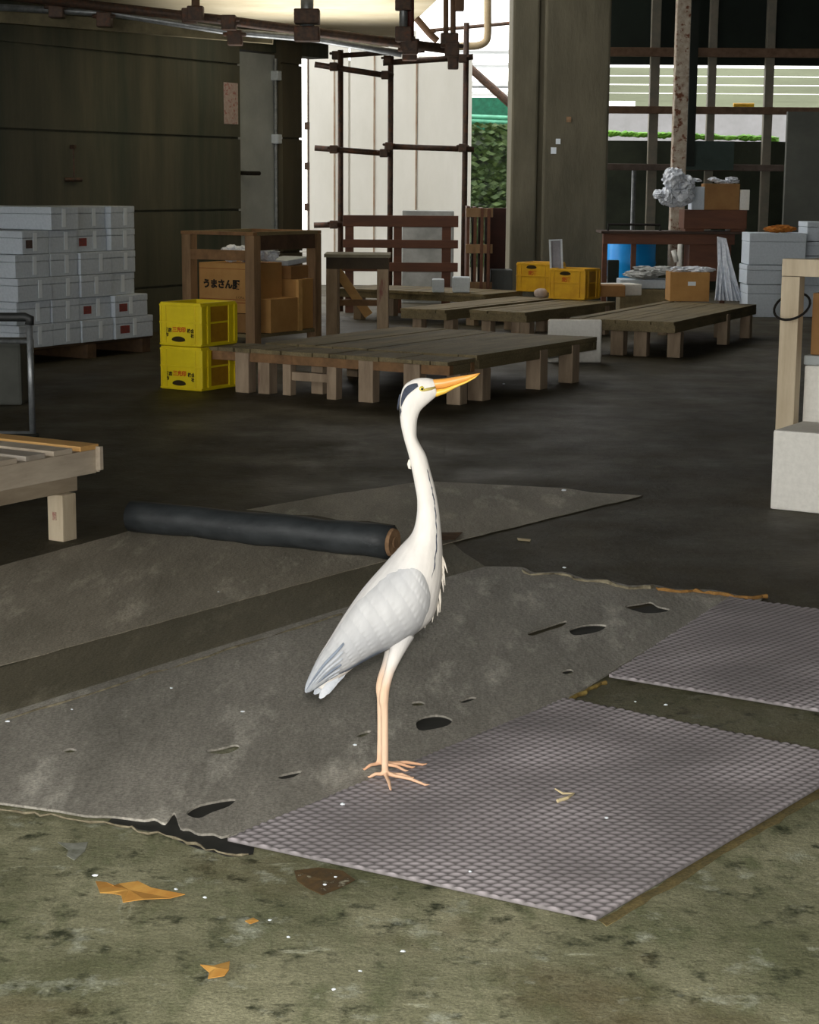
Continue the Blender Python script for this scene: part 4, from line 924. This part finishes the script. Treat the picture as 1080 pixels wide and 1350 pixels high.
# ------------------------------------------------------------------ left foreground: hand cart and slatted bench
HC = P(41, 500, 9.6); hx = HC.x
hc = thing('hand_cart', 'hand cart with a steel push bar at the left edge', 'cart', (hx, 9.6, 0))
def hz(py): return P(30, py, 9.6).z
b = new(); tube(b, [(0, 0, .171), (0, 0, hz(428))], .017, 10); obj('upright', b, M_metal, hc, smooth=True)
b = new(); tube(b, [(-.75, 0, .171), (-.75, 0, hz(428))], .017, 10); obj('upright', b, M_metal, hc, smooth=True)
b = new(); tube(b, [(0, 0, hz(428)), (.004, 0, hz(420)), (-.02, 0, hz(418)), (-.74, 0, hz(419)), (-.75, 0, hz(428))], .024, 10); obj('push_bar', b, mat('black_grip', (34, 36, 36), (48, 50, 50), 20, .5), hc, smooth=True)
b = new(); tube(b, [(-.75, 0, hz(450)), (0, 0, hz(450))], .012, 8); tube(b, [(-.75, 0, hz(571)), (0, 0, hz(571))], .012, 8); obj('cross_bar', b, M_metal, hc, smooth=True)
b = new(); box(b, -.78, .03, -.9, .03, .14, .17); obj('platform', b, M_dark, hc, bevel=.008)
for (x, y) in ((-.12, -.1), (-.65, -.1), (-.12, -.8), (-.65, -.8)):
    b = new(); tube(b, [(x - .02, y, .065), (x + .02, y, .065)], .064, 16); box(b, x - .03, x + .03, y - .03, y + .03, .131, .14); obj('caster', b, mat('rust_orange_wheel', (120, 62, 36), (90, 50, 32), 12, .7), hc)
b = new(); box(b, 0, .7, 0, .45, .0, .40); q = P(30, 515, 11.0); o = obj('grey_tub', b, mat('grey_tub_plastic', (78, 80, 74), (66, 68, 62), 5, .7), bevel=.02); o.location = (q.x - .7, 12.2, .0); tag(o, 'grey tub on the floor behind the hand cart push bar', 'tub')
gp_ = P(31, 452, 12.2); o.location = (gp_.x - .72, 12.2, 0); o.scale = (1, 1, max(.5, gp_.z / .40))

SB = G(131, 585, .39)
sb = athing('slatted_bench', 'pale slatted timber bench in the left foreground', 'bench', (SB.x, SB.y, 0))
zt = .39; DL = 1.3; WL = 1.4       # extends along -y (towards camera) and -x
for k in range(8):
    y1 = -k * .165; M_ = M_ochre if k in (0, 4) else (M_pale if k % 2 else mat('grey_slat', (176, 168, 156), (150, 140, 126), 10, .8, .001, 50, (.2, 1, 1)))
    b = new(); box(b, -WL, -.004, y1 - .115, y1, zt - .022, zt); obj('slat', b, M_, sb, bevel=.003)
b = new(); box(b, -.045, -.008, -DL, -.012, zt - .125, zt - .023); obj('side_beam', b, M_pale, sb, bevel=.004)
b = new(); box(b, -.006, .02, -.02, .0, zt - .11, zt - .01); box(b, -.045, -.0, -.011, .0, zt - .12, zt - .024); obj('end_cap', b, M_pale, sb)
b = new(); box(b, -WL, -.046, -.045, -.015, zt - .125, zt - .023); obj('end_beam', b, M_pale, sb, bevel=.004)
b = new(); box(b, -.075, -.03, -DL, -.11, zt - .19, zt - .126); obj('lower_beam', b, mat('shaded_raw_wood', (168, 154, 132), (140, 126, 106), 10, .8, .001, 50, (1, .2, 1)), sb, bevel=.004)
for (x, y) in ((-.085, -.24), (-.085, -1.22), (-WL + .15, -.24), (-WL + .15, -1.22)):
    b = new(); box(b, x, x + .085, y, y + .085, 0, zt - .191); obj('leg', b, M_palev, sb, bevel=.005)
lg = [o_ for o_ in sb.children if o_.name.startswith('leg')][0]
b = new(); box(b, .002, .004, -.02, .0, 0, .03); b.free()
b = new(); box(b, -.055, -.035, -.243, -.2405, .09, .125); obj('stamp_mark', b, mat('red_stamp', (150, 80, 70), (190, 170, 150), 90, .8), sb)

# ------------------------------------------------------------------ the grey heron
ZF = .0225                                 # top of the mat bumps
fn, ff = G(508, 1024, ZF), G(501, 1010, ZF)     # near and far foot
YH = (fn.y + ff.y) / 2
sc = (P(541, 760, YH) - P(540, 760, YH)).length # metres per pixel at the bird
O = Vector((fn.x, YH, ZF))
def H(px, py, dy=0.0): return P(px, py, YH) - O + Vector((0, dy, 0))
heron = thing('grey_heron', 'pale grey heron standing tall on the textured mat, yellow bill raised to the right', 'heron', O)
ST_ = [((572, 500), (577, 521), 6.5), ((563, 498), (569, 528), 9.5), ((551, 498.5), (561, 535), 11.5), ((541, 502), (555, 541), 12), ((532.5, 509), (551.5, 549), 11.5), ((528, 523), (550, 556), 11),
       ((527, 540), (549.5, 567), 10.5), ((528.5, 560), (550, 577), 10.5), ((533, 580), (555, 587), 10.5), ((538, 597), (562, 600), 11), ((541.5, 612), (567, 618), 11), ((547, 640), (573.5, 642), 12),
       ((550, 660), (577.5, 662), 14), ((549, 682), (580.5, 684), 17), ((543, 703), (583, 712), 24), ((527, 721), (584, 742), 34), ((508, 742), (581, 776), 39), ((483, 770), (573, 810), 41), ((467, 791), (556, 829), 39),
       ((451, 815), (530, 846), 34), ((437, 838), (503, 857), 28), ((426, 856), (478, 871), 21), ((417, 873), (458, 887), 14), ((413, 888), (441, 899), 8), ((413, 903), (430, 911), 3.5)]
def st_at(s):
    s = max(0, min(len(ST_) - 1.0001, s)); i = int(s); t = s - i
    def g(k):
        q = ST_[max(0, min(len(ST_) - 1, k))]; return Vector((q[0][0], q[0][1], q[1][0])), Vector((q[1][1], q[2], 0))
    (a0_, b0_), (a1_, b1_), (a2_, b2_), (a3_, b3_) = g(i - 1), g(i), g(i + 1), g(i + 2)
    def cr(p0, p1, p2, p3): return .5 * ((2 * p1) + (p2 - p0) * t + (2 * p0 - 5 * p1 + 4 * p2 - p3) * t * t + (3 * p1 - p0 - 3 * p2 + p3) * t ** 3)
    u = cr(a0_, a1_, a2_, a3_); v = cr(b0_, b1_, b2_, b3_)
    return (u.x, u.y), (u.z, v.x), v.y
def surf(s, th, off=0.0):
    """point of the body skin: station s along head > neck > trunk > tail, th=0 back/top, 90deg towards the camera, 180 front/belly"""
    a, c, w_ = st_at(s); A, C = H(*a), H(*c); mid = (A + C) / 2; ax = (A - C) / 2
    r_ = ax.length; ax.normalize()
    return mid + ax * (r_ + off) * math.cos(th) + Vector((0, -1, 0)) * (w_ * sc + off) * math.sin(th)
b = new(); rings = []; NS = (len(ST_) - 1) * 4; nn = 28
for k in range(NS + 1):
    rings.append([b.verts.new(surf(k / 4, 2 * math.pi * j / nn)) for j in range(nn)])
for a_, c_ in zip(rings, rings[1:]):
    for j in range(nn): b.faces.new((a_[j], a_[(j + 1) % nn], c_[(j + 1) % nn], c_[j]))
b.faces.new(rings[0][::-1]); b.faces.new(rings[-1])
# legs and feet
def leg(foot, pxs, dy, toes):
    f = foot - O
    pts = [H(x, y, dy * k) for x, y, r_, k in pxs] + [f + Vector((0, 0, .012))]
    rad = [r_ * sc for x, y, r_, k in pxs] + [4.6 * sc]
    q = catmull(pts, 4); n = len(q)
    rr_ = []
    for i in range(n):
        t = i / 4; k = min(int(t), len(rad) - 2); rr_.append(rad[k] + (rad[k + 1] - rad[k]) * (t - k))
    tube(b, q, rr_, 14)
    for tx_, ty_ in toes:
        e = G(tx_, ty_, ZF) - O; s_ = f + Vector((0, 0, .010)); mdl = s_.lerp(e, .55) + Vector((0, 0, .004))
        tube(b, [s_, s_.lerp(e, .25), mdl, s_.lerp(e, .9) - Vector((0, 0, .001)), e + Vector((0, 0, .003))], [3.6 * sc, 2.7 * sc, 2.6 * sc, 1.9 * sc, .9 * sc], 10)
dn, df = fn.y - YH, ff.y - YH
leg(fn, [(533, 832, 15, .5), (522, 858, 9.5, .8), (514, 880, 6.4, .9), (508.5, 900, 6.2, 1), (506.5, 916, 6.6, 1), (507.5, 930, 5.0, 1), (508, 970, 4.8, 1), (508, 1005, 4.7, 1)], dn, [(484, 1025), (547, 1026), (567, 1036), (516, 1043)])
leg(ff, [(528, 834, 14, .5), (517, 860, 9, .8), (509, 882, 6, .9), (503, 900, 6, 1), (501, 914, 6.2, 1), (501.5, 930, 4.8, 1), (501.5, 970, 4.6, 1), (501, 998, 4.5, 1)], df, [(478, 1015), (564, 1008), (539, 1017), (548, 1012)])
bmesh.ops.recalc_face_normals(b, faces=list(b.faces))
me = bpy.data.meshes.new('body'); b.to_mesh(me); b.free()
tmp = bpy.data.objects.new('tmp', me); COL.objects.link(tmp)
md = tmp.modifiers.new('r', 'REMESH'); md.mode = 'VOXEL'; md.voxel_size = .0028
m2 = tmp.modifiers.new('s', 'SMOOTH'); m2.factor = .5; m2.iterations = 3
bpy.context.view_layer.update()
me2 = bpy.data.meshes.new_from_object(tmp.evaluated_get(bpy.context.evaluated_depsgraph_get()))
bpy.data.objects.remove(tmp); me2.name = 'body'
zk1, zk2 = H(510, 868).z, H(505, 900).z
ca = me2.color_attributes.new('col', 'FLOAT_COLOR', 'POINT')
wht, gry, pnk, org = lin((232, 228, 222)), lin((200, 200, 200)), lin((240, 206, 176)), lin((236, 182, 142))
xb = H(540, 760).x
def mixc(a, c, t): t = max(0, min(1, t)); return tuple(p + (q - p) * t for p, q in zip(a, c))
for v, dta in zip(me2.vertices, ca.data):
    x, y, z = v.co
    c = wht
    gt = max(0, min(1, (H(560, 760).x - x + .35 * (H(500, 720).z - z)) / .09)) * max(0, min(1, (z - H(500, 866).z) / .05)); c = mixc(wht, gry, .7 * gt)
    near_leg = H(540, 845).x > x > H(490, 900).x
    if near_leg and z < zk1: c = mixc(c, pnk, (zk1 - z) / (zk1 - zk2))
    if z < zk2 and x > H(470, 900).x: c = mixc(pnk, org, (.03 - z) / .05 + .3 * (1 if y > 0.01 else 0))
    dta.color = (*c, 1)
for p in me2.polygons: p.use_smooth = True
me2.materials.clear(); me2.materials.append(attr_mat('heron_plumage', .8, .0015, 55, (1, 1, .35), (0, R(-30), 0), .10))
body = bpy.data.objects.new('body', me2); COL.objects.link(body); body.parent = heron

# bill: upper and lower mandible
def loftm(secs, n=14):
    b = new(); rg_ = []
    for (tx_, ty_, bx_, by_, w_) in secs:
        A, C = H(tx_, ty_), H(bx_, by_); mid = (A + C) / 2; ax = (A - C) / 2
        rg_.append([b.verts.new(mid + ax * math.cos(2 * math.pi * j / n) + Vector((0, -1, 0)) * w_ * sc * math.sin(2 * math.pi * j / n)) for j in range(n)])
    for a_, c_ in zip(rg_, rg_[1:]):
        for j in range(n): b.faces.new((a_[j], a_[(j + 1) % n], c_[(j + 1) % n], c_[j]))
    b.faces.new(rg_[0][::-1]); b.faces.new(rg_[-1]); return b
M_bu = mat('upper_bill_horn', (238, 182, 74), (226, 150, 84), 30, .4, .0003, 60, (.15, 1, 1), spec=.5)
M_bl = mat('lower_bill_horn', (246, 206, 96), (240, 190, 70), 30, .4, .0003, 60, (.15, 1, 1), spec=.5)
bl_ = obj('bill', loftm([(566, 500, 567, 513, 5), (573, 500, 574, 513, 5.6), (585, 499, 586, 511.5, 4.6), (600, 496.8, 601, 507, 3.6), (615, 494.6, 616, 501.8, 2.4), (626, 492.8, 626.5, 496.5, 1.4), (633, 491.8, 633, 492.6, .4)]), M_bu, heron, smooth=True)
obj('lower_mandible', loftm([(566, 513, 568, 524, 4.6), (575, 513, 576, 523, 5), (586, 511.8, 587, 519, 4), (600, 507.3, 601, 511.2, 3), (615, 502, 616, 504.6, 1.9), (626, 496.8, 626.5, 498.6, 1.1), (631.5, 493.2, 631.5, 493.8, .4)]), M_bl, bl_, smooth=True)
M_eyeY = mat('eye_yellow', (212, 196, 88), rough=.15, spec=.8); M_pup = mat('pupil_black', (10, 10, 10), rough=.1, spec=.8)
M_lore = mat('lore_skin', (196, 176, 92), (150, 138, 84), 60, .6)
M_cr = mat('slate_crown', (58, 66, 82), (42, 48, 60), 60, .7)
for sgn in (-1, 1):
    e = H(556, 511.5); e.y += sgn * 9.2 * sc
    b = new(); bmesh.ops.create_uvsphere(b, u_segments=16, v_segments=10, radius=3.7 * sc, matrix=Matrix.Translation(e)); ey = obj('eye', b, M_eyeY, heron, smooth=True)
    b = new(); bmesh.ops.create_uvsphere(b, u_segments=12, v_segments=8, radius=1.9 * sc, matrix=Matrix.Translation(e + Vector((.4 * sc, sgn * 2.3 * sc, 0)))); obj('pupil', b, M_pup, ey, smooth=True)
    b = new(); q = [H(551.5, 510.5), H(556, 514.6), H(562, 512.5), H(568, 511.5), H(574, 510)]
    for k, p in enumerate(q): p.y += sgn * (9.0, 9.7, 9.4, 7.6, 5.6)[k] * sc
    tube(b, q, [.9 * sc, 1.6 * sc, 2.3 * sc, 2.4 * sc, 1.6 * sc], 8); obj('lore', b, M_lore, heron, smooth=True)
    b = new(); g_ = []
    for k in range(19):
        t = k / 18; s_ = 2.2 + 4.2 * t; wdt = R(32) * (math.sin(math.pi * min(1, t * 1.15 + .06)) ** .5 if t < .85 else max(.06, (1 - t) / .15 * .8)); c_ = R(54) - R(28) * t + R(6) * math.sin(t * 3)
        g_.append([b.verts.new(surf(s_, (c_ + wdt * (j / 4 - .5)) * -sgn, .0016)) for j in range(5)])
    for a_, c_ in zip(g_, g_[1:]):
        for j in range(4): b.faces.new((a_[j], a_[j + 1], c_[j + 1], c_[j]))
    obj('crown_stripe', b, M_cr, heron, smooth=True)
    b = new(); q = []
    for k in range(40):
        t = k / 39; q.append(surf(10.0 + 5.6 * t, (R(132) - R(6) * t + R(1.6) * math.sin(k * 1.1)) * -sgn, .0006))
    rnd = random.Random(3); tube(b, q, [sc * .85 * (rnd.uniform(.3, 1.2)) * (1 if k not in (0, 39) else .2) for k in range(40)], 6); obj('neck_streak', b, M_cr, heron)
# crest wisp behind the nape and feather tuft on the neck
b = new(); tube(b, [H(528, 520), H(526, 528), H(524.5, 538), H(525, 541)], [1.4 * sc, 1.3 * sc, .9 * sc, .3 * sc], 8); obj('crest_plume', b, M_cr, heron)
M_wh = mat('white_feather', (236, 230, 220), (226, 218, 204), 40, .8)
b = new(); tube(b, [H(541, 606), H(539.5, 612), H(540, 617), H(542, 618)], [2.2 * sc, 2.6 * sc, 1.6 * sc, .5 * sc], 8); obj('feather_tuft', b, M_wh, heron)
# breast plumes
for k, (x0, y0, x1, y1) in enumerate(((580, 728, 590, 754), (582, 745, 587, 772), (581, 755, 585, 782), (579, 775, 580, 806), (576, 785, 577, 812), (572, 795, 570, 822), (583, 735, 584.5, 765), (566, 805, 560, 828), (575, 790, 579, 809))):
    b = new(); dy = (k % 3 - 1) * .012
    tube(b, [H(x0, y0, dy), H((x0 + x1) / 2 + 1, (y0 + y1) / 2, dy), H(x1, y1, dy)], [2.2 * sc, 1.4 * sc, .3 * sc], 6); obj('breast_plume', b, M_wh, heron)
# wings
WST = [((557, 733), (561, 742), 12), ((545, 727), (570, 768), 33), ((528, 733), (570, 796), 43), ((509, 748), (557, 823), 45), ((488, 771), (532, 843), 44), ((469, 793), (508, 855), 40), ((452, 817), (485, 867), 33), ((436, 842), (463, 880), 25), ((422, 863), (444, 890), 17), ((411, 884), (428, 900), 10), ((403, 903), (412, 910), 6), ((402, 911), (405, 912.5), 4)]
def wst(s):
    s = max(0, min(len(WST) - 1.0001, s)); i = int(s); t = s - i; g = lambda k: WST[max(0, min(len(WST) - 1, k))]
    def cr(f):
        p0, p1, p2, p3 = (f(g(i + k)) for k in (-1, 0, 1, 2)); return .5 * ((2 * p1) + (p2 - p0) * t + (2 * p0 - 5 * p1 + 4 * p2 - p3) * t * t + (3 * p1 - p0 - 3 * p2 + p3) * t ** 3)
    return tuple(cr(f) for f in (lambda q: q[0][0], lambda q: q[0][1], lambda q: q[1][0], lambda q: q[1][1], lambda q: q[2]))
def wing_pt(s, v, sgn, off=0.0):
    tx_, ty_, bx_, by_, w_ = wst(s); px = tx_ + (bx_ - tx_) * v; py = ty_ + (by_ - ty_) * v
    return H(px, py, sgn * (w_ * sc * math.sqrt(max(.02, 1 - ((2 * v - 1) ** 2) * .93)) + .003 + off))
M_wing = attr_mat('wing_coverts', .8, .002, 34, (1, 1, .3), (0, R(-38), 0), .14)
gl, gd, gs = lin((204, 205, 206)), lin((184, 186, 189)), lin((104, 116, 134))
for sgn in (-1, 1):
    b = new(); lay = b.verts.layers.float_color.new('col'); g_ = []; NU, NV = 170, 52
    for i in range(NU + 1):
        row = []
        for j in range(NV + 1):
            s_, v = i / NU * (len(WST) - 1), j / NV
            fs = s_ / .62 + .35 * math.sin(v * 3); fv = v * 11 + .5 * (int(fs) % 2); fr = fs % 1; cv = abs((fv % 1) - .5) * 2
            rel = .0019 * fr * (1 - .55 * cv ** 2) * min(1, s_ / 1.2)
            if fr + .35 * cv ** 2 > 1.0: rel *= .25
            x = b.verts.new(wing_pt(s_, v, sgn, rel))
            c = mixc(gl, gd, .5 + .5 * math.sin(v * 5 + s_ * .8)); c = mixc(c, lin((170, 172, 176)), .3 * (1 - fr) ** 3)
            if s_ < 2.4 and v < .5: c = mixc(c, lin((238, 238, 236)), .7 * (1 - s_ / 2.4))
            if s_ > 4.5 and v > .86: c = mixc(c, gs, min(1, (s_ - 4.5) / .8) * min(1, (v - .86) / .08))
            if s_ > 8: c = mixc(c, lin((172, 180, 190)), min(1, (s_ - 8) / 2.5) * .8)
            x[lay] = (*c, 1); row.append(x)
        g_.append(row)
    for i in range(NU):
        for j in range(NV): b.faces.new((g_[i][j], g_[i][j + 1], g_[i + 1][j + 1], g_[i + 1][j]))
    ext = bmesh.ops.extrude_face_region(b, geom=list(b.faces)); bmesh.ops.translate(b, vec=(0, -sgn * .004, 0), verts=[v for v in ext['geom'] if isinstance(v, bmesh.types.BMVert)])
    wing = obj('wing', b, M_wing, heron, smooth=True)
    for k in range(6):                         # long flight feathers towards the wing tip
        b = new(); v0 = .30 + k * .12; s0, s1 = 6.4 + .25 * k, 10.6 - .42 * k; left, right = [], []
        for i in range(13):
            t = i / 12; hw = .05 * math.sin(math.pi * min(1, t * .9 + .1)) ** .6 * (1 if t < .9 else .6); s_ = s0 + (s1 - s0) * t
            left.append(b.verts.new(wing_pt(s_, min(1, v0 - hw), sgn, .003 + .0006 * k))); right.append(b.verts.new(wing_pt(s_, min(1.0, v0 + hw), sgn, .0038 + .0006 * k)))
        for i in range(12): b.faces.new((left[i], left[i + 1], right[i + 1], right[i]))
        ext = bmesh.ops.extrude_face_region(b, geom=list(b.faces)); bmesh.ops.translate(b, vec=(0, -sgn * .001, 0), verts=[v for v in ext['geom'] if isinstance(v, bmesh.types.BMVert)])
        obj('flight_feather', b, mat('flight_feather_grey', (196, 200, 206), (166, 174, 184), 30, .7) if k % 3 else mat('flight_feather_slate', (140, 150, 164), (112, 122, 138), 30, .7), wing, smooth=True)
# tail feathers
for k, (x0, y0, x1, y1, w_) in enumerate(((448, 884, 422, 919, 5), (452, 884, 428, 915, 5), (456, 884, 433, 906, 5), (440, 890, 414, 916, 4.5), (470, 873, 440, 899, 4))):
    b = new(); dy = (k - 2) * .006
    A, C = H(x0, y0, dy), H(x1, y1, dy); d = (C - A); nrm = Vector((-d.z, 0, d.x)).normalized()
    prof = [(0, .5), (.25, .95), (.6, 1), (.88, .85), (1.0, .25)]
    up = [b.verts.new(A + d * t + nrm * w_ * sc * h_) for t, h_ in prof]; dn_ = [b.verts.new(A + d * t - nrm * w_ * sc * h_) for t, h_ in prof]
    for i in range(4): b.faces.new((up[i], up[i + 1], dn_[i + 1], dn_[i]))
    ext = bmesh.ops.extrude_face_region(b, geom=list(b.faces)); bmesh.ops.translate(b, vec=(0, .002, 0), verts=[v for v in ext['geom'] if isinstance(v, bmesh.types.BMVert)])
    obj('tail_feather', b, mat('tail_feather_pale', (210, 214, 220), (176, 184, 194), 30, .75), heron)
